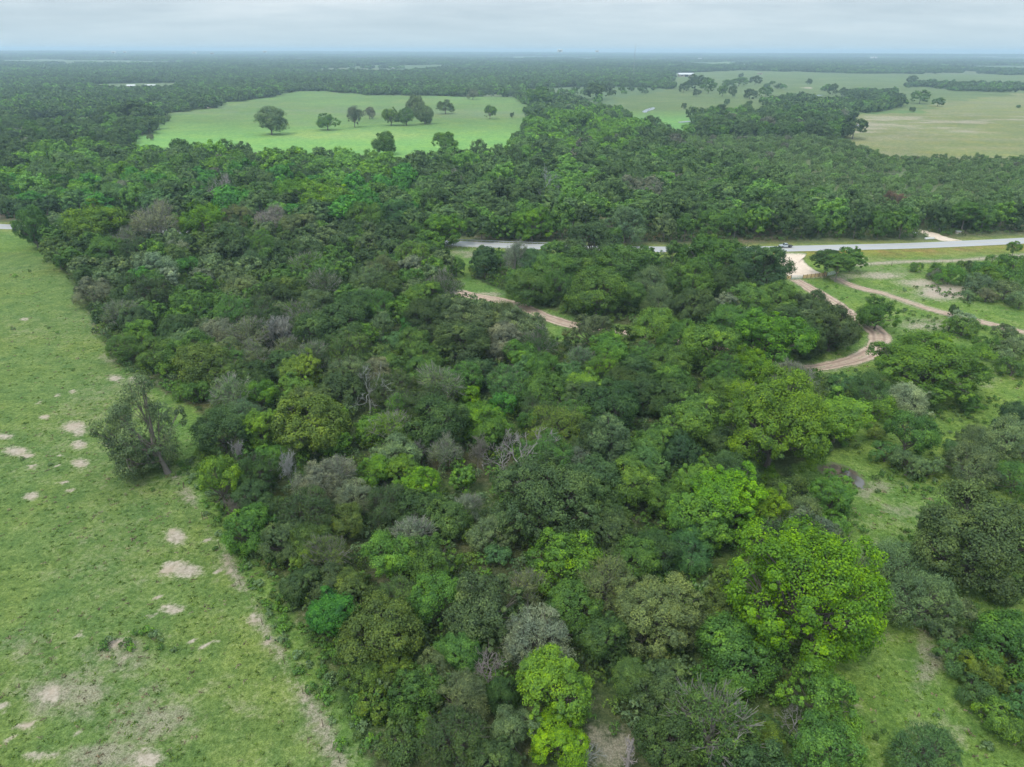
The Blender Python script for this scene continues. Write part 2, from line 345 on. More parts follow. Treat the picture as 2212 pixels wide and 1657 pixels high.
# bare patches: picture x, y, width, height
SOIL = [(36, 975, 40, 16), (8, 942, 36, 12), (60, 986, 22, 10), (160, 922, 42, 16), (170, 935, 24, 14), (168, 960, 26, 16), (172, 1002, 26, 16), (66, 1070, 32, 14), (95, 900, 18, 8), (123, 855, 12, 7), (156, 848, 12, 6), (250, 816, 26, 12), (296, 822, 30, 16), (244, 960, 20, 12), (378, 1160, 36, 24), (402, 1231, 58, 26), (372, 1222, 34, 14), (340, 1294, 16, 12), (368, 1316, 44, 18), (323, 1330, 12, 8), (248, 1392, 30, 22), (178, 1374, 18, 12), (282, 1357, 12, 8), (450, 1164, 14, 10), (470, 1236, 12, 8), (495, 1237, 8, 6), (553, 1338, 20, 18), (465, 1382, 16, 8), (112, 1500, 36, 40), (4, 1526, 22, 20), (62, 1570, 20, 14), (42, 1570, 16, 14), (78, 1634, 36, 20), (114, 1628, 24, 16), (318, 1640, 46, 36), (20, 1602, 14, 12), (170, 1592, 10, 14), (52, 690, 14, 5), (140, 1043, 16, 8), (72, 1010, 14, 8), (120, 1005, 10, 8), (360, 1238, 20, 8), (578, 1388, 8, 8), (610, 1432, 10, 8), (130, 985, 12, 8), (85, 870, 12, 6), (20, 1262, 10, 6), (300, 1415, 10, 6), (265, 1425, 12, 8), (415, 1385, 12, 8), (440, 1395, 14, 6), (150, 1060, 14, 8)]
DRY = [(140, 1500, 240, 130, .75), (260, 1420, 200, 90, .6), (330, 1560, 260, 120, .7), (240, 1640, 240, 70, .8), (120, 1240, 120, 60, .35), (520, 1530, 160, 90, .4), (330, 1490, 130, 60, .5), (60, 1400, 140, 80, .5), (450, 1480, 160, 70, .35), (180, 760, 200, 60, .25), (690, 1610, 90, 120, .5), (215, 700, 50, 80, .55), (240, 770, 60, 60, .6)]
R_SOIL = [(2036, 631, 95, 30, 1.0), (1990, 612, 90, 18, .75), (1900, 596, 100, 14, .7), (1955, 608, 60, 10, .6), (1840, 560, 120, 8, .5), (1990, 705, 120, 12, .55), (1830, 598, 60, 14, .5), (2180, 640, 60, 10, .4), (1060, 636, 60, 10, .6), (990, 545, 40, 12, .5)]
R_DRY = [(2000, 700, 160, 40, .6), (1890, 1060, 110, 40, .7), (1950, 1100, 120, 50, .55), (1900, 1340, 60, 120, .6), (1990, 1430, 80, 140, .7), (2020, 1600, 200, 120, .55), (2130, 820, 90, 60, .45), (1850, 1540, 80, 60, .45), (1300, 1612, 140, 90, .9), (2000, 1110, 90, 40, .6), (1880, 1180, 60, 40, .5), (1900, 590, 300, 40, .45), (2140, 600, 160, 60, .3), (2180, 1330, 60, 50, .5), (1015, 550, 50, 20, .7)]
def land_attrs(pts):                # bare and dry patches with wandering outlines
    n = len(pts); X, Y, d = project(np.c_[pts, np.zeros(n)])
    soil = np.zeros(n); dry = np.zeros(n)
    jx = 26 * (fbm(pts[:, 0], pts[:, 1], 3.2, 81) - .5) * np.clip((Y - 500) / 900, .1, 1); jy = 20 * (fbm(pts[:, 0], pts[:, 1], 3.2, 87) - .5) * np.clip((Y - 500) / 900, .1, 1)
    X = X + jx; Y = Y + jy
    for x, y, w, h in SOIL:
        q = np.hypot((X - x) / (w * 0.62), (Y - y) / (h * 0.62)); soil = np.maximum(soil, np.clip(1.25 - 0.75 * q, 0, 1))
    for x, y, w, h, k in R_SOIL:
        q = np.hypot((X - x) / (w * 0.6), (Y - y) / (h * 0.6)); soil = np.maximum(soil, k * np.clip(1.3 - 0.8 * q, 0, 1))
    X = X + 2.2 * jx; Y = Y + 2.2 * jy
    for x, y, w, h, k in DRY + R_DRY:
        q = np.hypot((X - x) / w, (Y - y) / h) * 1.6; dry = np.maximum(dry, np.minimum(1, k * 1.25) * np.clip(1.35 - q, 0, 1) ** 1.3)
    fl = seg_dist(pts, FENCE_L)
    broken = vnoise(pts[:, 0], pts[:, 1], 7, 4)
    soil = np.maximum(soil, np.clip(1.25 - fl / 1.1, 0, 1) * np.clip(broken * 1.2 + .05, 0.26, .50))
    dry = np.maximum(dry, np.clip(1.3 - fl / 1.8, 0, 1) * np.clip(broken * 1.4 + .15, 0, .95))
    dry = np.maximum(dry, .12 + .42 * np.clip(fbm(pts[:, 0], pts[:, 1], 26, 19) * 1.5 - .35, 0, 1))
    for tr in (TRACK_A, TRACK_B):
        dt = seg_dist(pts, tr[::4]); soil = np.maximum(soil, np.clip(1.05 - dt / 4.4, 0, .62)); dry = np.maximum(dry, np.clip(1 - dt / 6, 0, .5))
    strip = seg_dist(pts, poly([(1850, 572), (1950, 566), (2075, 563), (2211, 551), (2350, 541)]))
    soil = np.maximum(soil, np.clip(1 - strip / 2.6, 0, .66)); dry = np.maximum(dry, np.clip(1.2 - strip / 5, 0, .8))
    return soil, dry
def land_color(pts):
    n = len(pts); c = np.tile(np.array([0.110, 0.184, 0.044]), (n, 1))
    pas = inside(pts, PASTURE)
    c[pas] = (0.116, 0.174, 0.048)
    X, Y, d = project(np.c_[pts, np.zeros(n)])
    rd = seg_dist(pts, road_line[::2]); near = Y > np.interp(X, *np.array(ROAD_PTS).T)
    right = (X > 1300) & (~pas)
    c[right] = (0.122, 0.196, 0.042)
    wood = inside(pts, WOOD_A) | inside(pts, WOOD_B)
    f = fbm(pts[:, 0], pts[:, 1], 14, 2)[:, None]
    wc = np.array([0.085, 0.075, 0.042]) * (1 - f) + np.array([0.060, 0.120, 0.030]) * f
    c = np.where(wood[:, None], wc, c)
    beyond = ~near & (rd > 5)
    wc2 = np.array([0.13, 0.10, 0.07]) * (1 - f) + np.array([0.07, 0.12, 0.04]) * f
    c = np.where(beyond[:, None], wc2, c)
    # road verges: yellowish mown grass, rust coloured flowers on the near side to the east
    verge = np.clip(1.35 - rd / 11.5, 0, 1)[:, None] * (rd > 3)[:, None]
    vg = np.where((near & (X > 1600))[:, None], np.array([[0.20, 0.20, 0.045]]), np.array([[0.185, 0.225, 0.065]]))
    fl = (vnoise(pts[:, 0], pts[:, 1], 5, 8) > 0.55)[:, None] & near[:, None] & ((X > 1600) | (X < 200))[:, None] & (rd > 6)[:, None]
    vg = np.where(fl, np.array([[0.215, 0.165, 0.05]]), vg)
    vk = np.where((near & (X > 1600)), np.clip(1.6 - rd / 13, 0, 1), np.clip(1.5 - rd / 8.5, 0, 1))[:, None]
    if True:
        inw = (inside(pts, WOOD_A) | inside(pts, WOOD_B))[:, None]
        vk = np.where(inw, 0, vk)
    c = c * (1 - vk) + vg * vk
    return c

# near ground: fine grid, split between the pasture and the ground to its right
CELL = 1.0
gx = np.arange(-330, 330 + CELL, CELL); gy = np.arange(24, 372 + CELL, CELL)
GX, GY = np.meshgrid(gx, gy); pts = np.c_[GX.ravel(), GY.ravel()]
az = np.degrees(np.arctan2(pts[:, 0], pts[:, 1] + 60)); keepv = np.abs(az) < 50
soil, dry = land_attrs(pts); gcol = land_color(pts)
zg = 0.05 + 0.10 * (fbm(pts[:, 0], pts[:, 1], 9, 1) - 0.5)
zg += np.clip(soil - .3, 0, 1) * 0.04
nx = len(gx); idx = np.arange(len(pts)).reshape(GX.shape)
Q = np.stack([idx[:-1, :-1], idx[:-1, 1:], idx[1:, 1:], idx[1:, :-1]], -1).reshape(-1, 4)
cen = (pts[Q[:, 0]] + pts[Q[:, 2]]) / 2
Q = Q[keepv[Q].all(1)]; cen = (pts[Q[:, 0]] + pts[Q[:, 2]]) / 2
inp = inside(cen, PASTURE)
# the outer land: log-polar rings from behind the near sheet out to the horizon
def sheet(name, Qs, pts, z, gcol, soil, dry, label=None):
    u, inv = np.unique(Qs, return_inverse=True)
    me = mesh_np(name, np.c_[pts[u], z[u]], inv.reshape(-1, 4), M_LAND, {
        'gcol': ('FLOAT_COLOR', 'POINT', np.c_[gcol[u], np.ones(len(u))]), 'soil': ('FLOAT', 'POINT', soil[u]), 'dry': ('FLOAT', 'POINT', dry[u])}, True)
    return link(name, me, None, kind='structure')
sheet('pasture', Q[inp], pts, zg, gcol, soil, dry)
sheet('grassland', Q[~inp], pts, zg, gcol, soil, dry)

def warp(p):
    r = np.hypot(*p.T)[:, None]; a = np.clip(r * .022, 2, 30)
    return p + a * (np.c_[fbm(p[:, 0], p[:, 1], 38, 61), fbm(p[:, 0], p[:, 1], 38, 67)] - .5) * 2
def is_gap(x, y):                  # openings in the far woods
    r = np.hypot(x, y)
    n = fbm(x, y * 0.55, 420, 21); m = fbm(x, y, 150, 33)
    g = (n > 0.60) | (m > 0.72)
    return g & (r > 950)
rr = np.exp(np.arange(math.log(120), math.log(16000), 0.0125)); aa = np.radians(np.r_[np.arange(-75, -43, 4), np.arange(-43, 43.01, 0.28), np.arange(47, 76, 4)])
RR, AA = np.meshgrid(rr, aa, indexing='ij'); op = np.c_[(RR * np.sin(AA)).ravel(), (RR * np.cos(AA)).ravel()]
rad = np.hypot(*op.T)
oz = hill(*op.T) - 0.02
f = fbm(op[:, 0], op[:, 1], 30, 2)[:, None]
oc = np.array([0.075, 0.085, 0.045]) * (1 - f) + np.array([0.060, 0.115, 0.035]) * f
gp = is_gap(*op.T)
oc[gp] = np.where((vnoise(op[gp, 0], op[gp, 1], 300, 7) > 0.6)[:, None], np.array([[0.125, 0.155, 0.085]]), np.array([[0.105, 0.155, 0.072]]))
odry = np.zeros(len(op)); osoil = np.zeros(len(op))
OX, OY, _ = project(np.c_[op, np.zeros(len(op))])
fid = np.zeros(len(op), int)
for k, (nm, (pg, c)) in enumerate(FIELDS.items()):
    m = inside(warp(op), pg); fid[m] = k + 1; oc[m] = c
sc_ = (OX > 1400 + 2.2 * (OY - 300)) & (OX > 1450) & (OY > 300) & (OY < 480) & (fid == 0); oc[sc_] = np.array([0.135, 0.165, 0.078]) * (.75 + .5 * f[sc_])
m = fid > 0; oc[m] = oc[m] * (.82 + .36 * fbm(op[m, 0], op[m, 1], 70, 91))[:, None] * np.array([.94, .88, .78])
st_ = np.clip(fbm(op[:, 0] * .4, op[:, 1], 26, 95) * 3 - 1.55, 0, 1)[:, None] * (fid > 0)[:, None]; oc = oc * (1 - .35 * st_) + np.array([.21, .21, .12]) * .35 * st_
m = fid == 1
# brighter green towards the near side of the meadow, a greyish swale across it
k1 = np.clip((OY - 262) / 40, 0, 1); k2 = np.exp(-((OY - 240 - 0.012 * (OX - 700)) / 9) ** 2) * (fbm(op[:, 0], op[:, 1], 45, 12) > 0.42)
k3 = np.exp(-((OY - 293) / 9) ** 2) * np.clip((OX - 560) / 100, 0, 1) * np.clip((960 - OX) / 100, 0, 1)
oc[m] = oc[m] * (1 - k1[m, None]) + np.array([0.165, 0.315, 0.085]) * k1[m, None]
oc[m] = oc[m] * (1 - .5 * k2[m, None]) + np.array([0.17, 0.20, 0.125]) * .5 * k2[m, None]
oc[m] = oc[m] * (1 - .55 * k3[m, None]) + np.array([0.26, 0.33, 0.11]) * .55 * k3[m, None]
m = fid == 2
k4 = np.clip((OY - 236) / 25, 0, 1); oc[m] = oc[m] * (1 - k4[m, None]) + np.array([0.14, 0.275, 0.08]) * k4[m, None]
m = fid == 3
wv = fbm(op[:, 0] * 0.35, op[:, 1], 22, 14); odry[m] = np.clip(wv[m] * 1.5 - .3, 0, .6); osoil[m] = np.clip((wv[m] - .38) * 2.2, 0, .60) * np.clip(1.4 - np.abs(OY[m] - 270) / 34, 0.35, 1)
for cpg in CLEARINGS:
    mc = inside(op, cpg); oc[mc] = (0.125, 0.165, 0.08)
mo = (np.hypot((OX - 1745) / 14, (OY - 190) / 1.8) < 1) | (np.hypot((OX - 448) / 10, (OY - 232) / 2) < 1)
osoil[mo] = 0.9
nr = idx2 = np.arange(len(op)).reshape(RR.shape)
OQ = np.stack([idx2[:-1, :-1], idx2[:-1, 1:], idx2[1:, 1:], idx2[1:, :-1]], -1).reshape(-1, 4)[:, ::-1]
fq = fid[OQ].max(1) * (fid[OQ].min(1) > 0)
sheet('ground', OQ[fq == 0], op, oz, oc, osoil, odry)
for k, nm in enumerate(FIELDS):
    if (fq == k + 1).any(): sheet(nm, OQ[fq == k + 1], op, oz, oc, osoil, odry)
bm = MB(); bm.add([(-16000, -16000, -0.6), (16000, -16000, -0.6), (16000, 16000, -0.6), (-16000, 16000, -0.6)], [(0, 1, 2, 3)])
b0 = NB('plain_turf'); M_TURF = b0.out(b0.principled(b0.mix(b0.noise(b0.pos(), 0.02, 4), (0.05, 0.09, 0.03), (0.10, 0.16, 0.05)), 0.95, 0.05))
bm.obj('terrain', M_TURF, None, kind='structure')

# ------------------------------------------------------------------ road, tracks, sand, ponds
def ribbon(name, line, half, z, mat, ragged=0.0, ncol=7, crown=0.0, **props):
    T = np.gradient(line, axis=0); T /= np.linalg.norm(T, axis=1, keepdims=True); N = np.c_[-T[:, 1], T[:, 0]]
    hw = np.broadcast_to(half, (len(line),)).astype(float)
    us = np.linspace(-1, 1, ncol); V = []; U = []
    jl = (vnoise(np.arange(len(line)), np.zeros(len(line)), 2.2, 3) - .5) * 2 * ragged; jr = (vnoise(np.arange(len(line)), np.zeros(len(line)), 2.4, 6) - .5) * 2 * ragged
    for i in range(len(line)):
        for u in us:
            e = hw[i] * u + (jr[i] if u > .9 else jl[i] if u < -.9 else 0)
            V.append((*(line[i] + N[i] * e), z + crown * (1 - u * u))); U.append(u)
    F = [(i * ncol + j, (i + 1) * ncol + j, (i + 1) * ncol + j + 1, i * ncol + j + 1) for i in range(len(line) - 1) for j in range(ncol - 1)]
    F = np.array(F)[:, ::-1]
    return link(name, mesh_np(name, V, F, mat, {'across': ('FLOAT', 'POINT', U)}, True), None, **props)
ribbon('road', road_line, 4.6, 0.16, M_ROAD, crown=0.06, kind='structure')
M_WLINE = plain('worn_white_paint', (0.50, 0.50, 0.48), 0.7, 0.3, var=0.3, scale=0.6); M_YLINE = plain('worn_yellow_paint', (0.40, 0.33, 0.13), 0.7, 0.3, var=0.35, scale=0.6)
Tn = np.gradient(road_line, axis=0); Tn /= np.linalg.norm(Tn, axis=1, keepdims=True); Nn = np.c_[-Tn[:, 1], Tn[:, 0]]
for off, mt, nm in ((3.75, M_WLINE, 'road_edge_line'), (-3.75, M_WLINE, 'road_edge_line'), (0.14, M_YLINE, 'road_centre_line'), (-0.14, M_YLINE, 'road_centre_line')):
    ribbon(nm, road_line + Nn * off, 0.06, 0.165 + 0.06 * (1 - (off / 4.6) ** 2) + 0.006, mt, ncol=2, kind='structure')
ribbon('dirt_track', TRACK_A, 2.9 + 0.5 * np.sin(np.arange(len(TRACK_A)) * .05) + 1.1 * (vnoise(np.arange(len(TRACK_A)), np.zeros(len(TRACK_A)), 9, 5) - .5), 0.12, M_TRACK, 0.8, kind='structure')
ribbon('dirt_track', TRACK_B, 2.0 + 1.2 * (vnoise(np.arange(len(TRACK_B)), np.zeros(len(TRACK_B)), 8, 2) - .5), 0.12, M_TRACK, 0.8, kind='structure')
def flat(name, pg, z, mat, rings=5, jit=0.35, **props):
    pg = smooth_line(np.r_[pg, pg[:1]], 1.2)[:-1]; c = pg.mean(0); n = len(pg)
    pg = pg + (rng.random((n, 2)) - .5) * 2 * jit
    V, U = [(*c, z)], [0.0]
    for r in range(1, rings + 1):
        k = r / rings
        for q in pg: V.append((*(c + (q - c) * k), z)); U.append(k)
    tri = [(0, 1 + i, 1 + (i + 1) % n, 1 + (i + 1) % n) for i in range(n)]
    me = bpy.data.meshes.new(name)
    F = [(0, 1 + i, 1 + (i + 1) % n) for i in range(n)] + [(1 + (r - 1) * n + i, 1 + r * n + i, 1 + r * n + (i + 1) % n, 1 + (r - 1) * n + (i + 1) % n) for r in range(1, rings) for i in range(n)]
    me.from_pydata(V, [], F); me.materials.append(mat); a = me.attributes.new('across', 'FLOAT', 'POINT'); a.data.foreach_set('value', U); me.update()
    if me.polygons[0].normal.z < 0: me.flip_normals()
    return link(name, me, None, **props)
flat('sandy_driveway_path', poly([(1676, 545), (1739, 547), (1735, 560), (1746, 573), (1763, 585), (1783, 594), (1790, 601), (1739, 603), (1708, 604), (1695, 598), (1684, 575), (1678, 556)]), 0.145, M_SAND, jit=0.25, kind='structure')
flat('sandy_side_path', poly([(2086, 521.5), (2047, 513.5), (2028, 506), (2006, 500), (1985, 496), (1978, 496), (1983, 501), (2001, 511), (2018, 517), (2033, 522), (2058, 523.5)]), 0.15, M_SAND, jit=0.3, kind='structure')
flat('pond_water', poly([(1386, 241), (1396, 236), (1408, 232.5), (1414, 233), (1412, 236), (1402, 239.5), (1396, 243), (1389, 243)]), 0.12, M_WATER, kind='structure')
flat('pond_water', poly([(1831, 271), (1845, 269.3), (1862, 269.6), (1867, 271.2), (1858, 272.8), (1838, 272.8)]), 0.12, M_WATER, kind='structure')
flat('pond_water', poly([(1464, 263.5), (1478, 262), (1490, 261.4), (1490, 263), (1478, 264.5), (1466, 264.8)]), 0.12, M_WATER, kind='structure')
flat('pond_water', poly([(1762, 205.6), (1772, 204.6), (1783, 205.2), (1783, 206.6), (1768, 207)]), 0.12, M_WATER, kind='structure')
flat('pond_water', poly([(1820, 249.6), (1834, 248.8), (1846, 249.6), (1834, 250.8)]), 0.12, M_WATER, kind='structure')
M_MUD = dirt_mat('wet_mud', (0.075, 0.058, 0.042), (0.13, 0.105, 0.075), ruts=False)
flat('muddy_ground', poly([(1768, 1004), (1795, 998), (1830, 1008), (1855, 1022), (1872, 1045), (1868, 1058), (1845, 1050), (1812, 1040), (1775, 1026), (1760, 1015)]), 0.11, M_MUD, jit=0.6, kind='structure')
flat('puddle_water', poly([(1812, 1020), (1830, 1018), (1846, 1028), (1860, 1036), (1866, 1046), (1863, 1056), (1852, 1053), (1846, 1042), (1832, 1036), (1816, 1030)]), 0.125, M_WATER, jit=0.3, kind='structure')
flat('puddle_water', poly([(1788, 1006), (1800, 1004), (1812, 1009), (1806, 1015), (1792, 1014)]), 0.125, M_WATER, jit=0.3, kind='structure')

# ------------------------------------------------------------------ tree prototypes
def unit(v): return v / (np.linalg.norm(v, axis=-1, keepdims=True) + 1e-9)
def sphere_dirs(g, n, zmin=-0.3):
    i = np.arange(n) + 0.5; z = zmin + (1 - zmin) * (1 - i / n); ph = i * 2.399963 + g.random() * 6.28
    r = np.sqrt(np.maximum(0, 1 - z * z)); d = np.c_[r * np.cos(ph), r * np.sin(ph), z]
    return unit(d + g.normal(0, 0.22, (n, 3)))
def cards(p, nrm, ax, s, el):
    t1 = ax - nrm * np.sum(ax * nrm, 1, keepdims=True); t1 = unit(t1); t2 = np.cross(nrm, t1)
    a = (s * el)[:, None]; b = (s / el)[:, None]
    V = np.stack([p - t1 * a, p + t2 * b - t1 * a * .1, p + t1 * a, p - t2 * b - t1 * a * .1], 1)
    return V.reshape(-1, 3), np.arange(len(p) * 4).reshape(-1, 4)
def make_tree(seed, W, H, zb, nl, lr, npuff, ncard, s, el=1.0, up=0.3, puff_r=0.38, streak=False, droop=0.0, twig=0.0, core=True, trunk_r=None, zmin=-0.35, irr=0.22, lean=0.0, fill=0.62, leafmin=1.0):
    g = np.random.default_rng(seed)
    a, c = W / 2, (H - zb) / 2; ctr = np.array([lean * W, 0, zb + c])
    D = sphere_dirs(g, nl, zmin); L = lr * W * (1 + g.normal(0, irr, nl)).clip(.55, 1.5)
    LC = ctr + D * np.c_[np.full(nl, a), np.full(nl, a), np.full(nl, c)] * (1 - L / a * 0.80)[:, None].clip(.2, 1) * (1 + g.normal(0, irr * .5, nl))[:, None]
    if core:
        LC = np.r_[LC, ctr[None] + [[0, 0, c * .1]]]; L = np.r_[L, min(a, c) * 0.66]; D = np.r_[D, [[0, 0, 1]]]
    nlc = len(L)
    share = L ** 2; share = share / share.sum()
    P_, N_, A_, T_, S_ = [], [], [], [], []
    pc_all = []
    for i in range(nlc):
        k = max(3, int(npuff * nlc * share[i])); d = unit(g.normal(0, 1, (k * 3, 3)) + D[i] * 0.75 + [0, 0, .35])[:k]
        pc = LC[i] + d * (L[i] * g.uniform(.68, 1.08, k))[:, None]
        if droop: pc[:, 2] -= droop * L[i] * np.maximum(0, 1 - d[:, 2]) * g.random(k)
        pr = L[i] * puff_r * g.uniform(.7, 1.3, k); pt = g.normal(0, .13, k) + g.normal(0, .05)
        m = max(4, int(ncard * share[i] / k))
        q = unit(g.normal(0, 1, (k, m, 3))); rad = g.uniform(.25, 1, (k, m, 1)) ** .5
        pos = pc[:, None] + q * rad * pr[:, None, None] * [1, 1, .85]
        nr = unit(.8 * q + .8 * d[:, None] + [0, 0, up] + g.normal(0, .42, (k, m, 3)))
        if streak: ax = unit(d[:, None] * .8 + D[i] * .5 + [0, 0, .45 - droop] + g.normal(0, .35, (k, m, 3)))
        else: ax = g.normal(0, 1, (k, m, 3)) + [0, 0, -droop]
        if streak: nr = unit(nr + g.normal(0, .3, (k, m, 3)))
        P_.append(pos.reshape(-1, 3)); N_.append(nr.reshape(-1, 3)); A_.append(ax.reshape(-1, 3))
        T_.append((.5 + pt[:, None] + g.normal(0, .14, (k, m))).ravel()); pc_all.append((i, pc))
    P_, N_, A_, T_ = map(np.concatenate, (P_, N_, A_, T_))
    own = np.linalg.norm((P_[:, None] - LC[None]) / L[None, :, None], axis=2).min(1)
    keep = (own > fill) & (P_[:, 2] > 0.15)
    P_, N_, A_, T_ = P_[keep], N_[keep], A_[keep], T_[keep].clip(0, 1)
    V, F = cards(P_, N_, A_, s * g.uniform(.6, 1.35, len(P_)), np.full(len(P_), el))
    crown = mesh_np('crown', V, F, M_LEAF, {'tint': ('FLOAT', 'FACE', T_)})
    # trunk, limbs to every lobe, twigs to the puffs
    tv, tf = [], []; off = 0
    def tb(p, r, n):
        nonlocal off
        v, f = tube(p, r, n); tv.append(v); tf.append(f + off); off += len(v)
    r0 = trunk_r or 0.022 * W + 0.07
    top = np.array([lean * W * .6, 0, zb + c * .55]); th = np.linspace(0, 1, 7)
    path = np.c_[top[0] * th ** 1.5 + g.normal(0, .05, 7) * W * .1, g.normal(0, .05, 7) * W * .1, -0.25 + (top[2] + .25) * th]
    tb(path, r0 * (1.45 - 1.0 * th ** .5), 7)
    for i in range(nlc):
        st = path[3 + int(g.integers(0, 4))]; e = LC[i]; mid = (st + e) / 2 + np.array([0, 0, -.08 * np.linalg.norm(e - st)]) + g.normal(0, .04 * W, 3)
        t = np.linspace(0, 1, 6)[:, None]; pth = st * (1 - t) ** 2 + mid * 2 * t * (1 - t) + e * t * t
        tb(pth, r0 * .42 * (1 - .72 * t[:, 0]), 4)
        pcs = pc_all[i][1]
        for j in range(0, len(pcs), 2 if twig else 4):
            e2 = pcs[j]; s2 = pth[3 + j % 3]; out = e2 + (e2 - LC[i]) * twig * g.uniform(.1, .45); out[2] += twig * .3
            tb(np.array([s2, (s2 + e2) / 2 + g.normal(0, .05, 3) * L[i], e2, out]) if twig else np.array([s2, (s2 + e2) / 2 + g.normal(0, .06, 3) * L[i], e2]),
               np.array([.09, .06, .04, .015]) * r0 * 1.4 + .012 if twig else np.array([.10, .06, .03]) * r0 * 1.6 + .008, 3)
            if twig:
                for _ in range(int(3 * twig)):
                    o2 = e2 + unit(g.normal(0, .6, 3) + unit(e2 - LC[i]) + [0, 0, .6]) * L[i] * g.uniform(.35, .7)
                    tb(np.array([s2 * .3 + e2 * .7, o2]), np.array([.042, .018]), 3)
    trunk = mesh_np('trunk', np.concatenate(tv), np.concatenate(tf), M_BARK, None, True)
    return crown, trunk
def make_snag(seed, H, spread, n1=6, depth=3, thick=0.24, stub=False):
    g = np.random.default_rng(seed); tv, tf = [], []; off = 0
    def tb(p, r, n):
        nonlocal off
        v, f = tube(p, r, n); tv.append(v); tf.append(f + off); off += len(v)
    def branch(p, d, ln, r, dep):
        k = 5; pts_ = [p]; dd = d.copy()
        for _ in range(k):
            dd = unit(dd + g.normal(0, .20, 3) + [0, 0, .10]); pts_.append(pts_[-1] + dd * ln / k)
        pts_ = np.array(pts_); tb(pts_, np.linspace(r, max(r * .4, .028), k + 1), 5 if dep > 1 else 3)
        if dep > 0:
            for _ in range(g.integers(3, 6)):
                q = pts_[g.integers(2, k + 1)]; nd = unit(dd * .8 + g.normal(0, .62, 3) + [0, 0, .15])
                branch(q, nd, ln * g.uniform(.45, .75), max(r * .5, .035), dep - 1)
    zt = np.linspace(0, 1, 8); path = np.c_[np.cumsum(g.normal(0, .012 * H, 8)), np.cumsum(g.normal(0, .012 * H, 8)), -.2 + zt * (H * (0.95 if stub else .55))]
    path[0, :2] = 0
    tb(path, thick * (1.5 - (1.0 if not stub else .75) * zt), 7)
    for i in range(n1):
        q = path[g.integers(3, 8)] if not stub else path[g.integers(2, 7)]; an = i * 2.4 + g.random()
        d = unit(np.array([math.cos(an) * spread, math.sin(an) * spread, (.15 if stub else g.uniform(.45, 1.1))]))
        branch(q, d, H * g.uniform(.28, .5) * (.35 if stub else 1), thick * .5, depth if not stub else 1)
    return mesh_np('limbs', np.concatenate(tv), np.concatenate(tf), M_BARK, None, True)

PROTO = {}
def proto(kind, W, H, *variants): PROTO[kind] = (W, H, list(variants))
proto('oak', 10, 9, *[make_tree(100 + i, 10, 9, .7, 17, .21, 26, 36000, .108, puff_r=.34, zmin=-.7) for i in range(3)])
proto('oakbig', 16, 12.5, *[make_tree(120 + i, 16, 12.5, .9, 32, .15, 26, 62000, .122, puff_r=.34, zmin=-.7) for i in range(1)])
proto('elm', 10, 10, *[make_tree(140 + i, 10, 10, .7, 15, .21, 28, 28000, .098, el=2.0, streak=True, puff_r=.34, twig=.35, zmin=-.65) for i in range(3)])
proto('pecanbig', 17, 15, *[make_tree(160 + i, 17, 15, 1.2, 42, .115, 18, 74000, .118, el=1.2, puff_r=.40, droop=.35, up=.55, irr=.26, zmin=-.7) for i in range(2)])
proto('pecan', 10, 10, *[make_tree(170 + i, 10, 10, .9, 18, .165, 18, 31000, .110, el=1.15, puff_r=.40, droop=.25, up=.5, irr=.28, zmin=-.7) for i in range(3)])
proto('mesq', 9, 6, *[make_tree(180 + i, 9, 6, .2, 18, .19, 26, 27000, .086, el=2.2, streak=True, droop=.35, puff_r=.36, irr=.3, zmin=-.5) for i in range(2)])
proto('shrub', 5, 3.4, *[make_tree(190 + i, 5, 3.4, .1, 11, .21, 14, 8000, .085, el=1.3, puff_r=.40, irr=.32, zmin=-.3) for i in range(3)])
proto('twig', 9, 10, *[make_tree(200 + i, 9, 10, 1.4, 12, .20, 18, 6500, .11, el=2.0, streak=True, puff_r=.4, twig=1.0, fill=.3, zmin=-.5) for i in range(2)])
proto('conic', 7, 12, make_tree(215, 7, 12, .8, 18, .19, 26, 20000, .115, el=2.1, streak=True, puff_r=.32, twig=.2, zmin=-.7))
proto('tall', 7, 12, *[make_tree(220 + i, 7, 12, 4.0, 13, .21, 20, 20000, .115, puff_r=.38, irr=.3, trunk_r=.20, zmin=-.6) for i in range(3)])
proto('open', 10, 9, *[make_tree(230 + i, 10, 9, 1.2, 16, .165, 16, 20000, .108, puff_r=.40, irr=.35, el=1.2, fill=.45, zmin=-.6) for i in range(2)])
proto('willow', 16, 18, make_tree(247, 16, 18, 1.0, 19, .145, 16, 21000, .135, el=1.4, droop=.6, puff_r=.44, irr=.36, twig=.3, lean=-.2, trunk_r=.60, zmin=-.95, core=False, fill=.3))
PROTO['snag'] = (9, 11, [(make_snag(301, 11, 1.0),), (make_snag(302, 11, .9, 7),), (make_snag(303, 11, 1.2, 5),)])
PROTO['stub'] = (5, 11, [(make_snag(310, 11, 1.0, 14, thick=.30, stub=True),)])
PROTO['baretop'] = (7, 8, [(make_snag(320, 8, .55, 12, 3, .10),), (make_snag(321, 8, .6, 12, 3, .10),)])

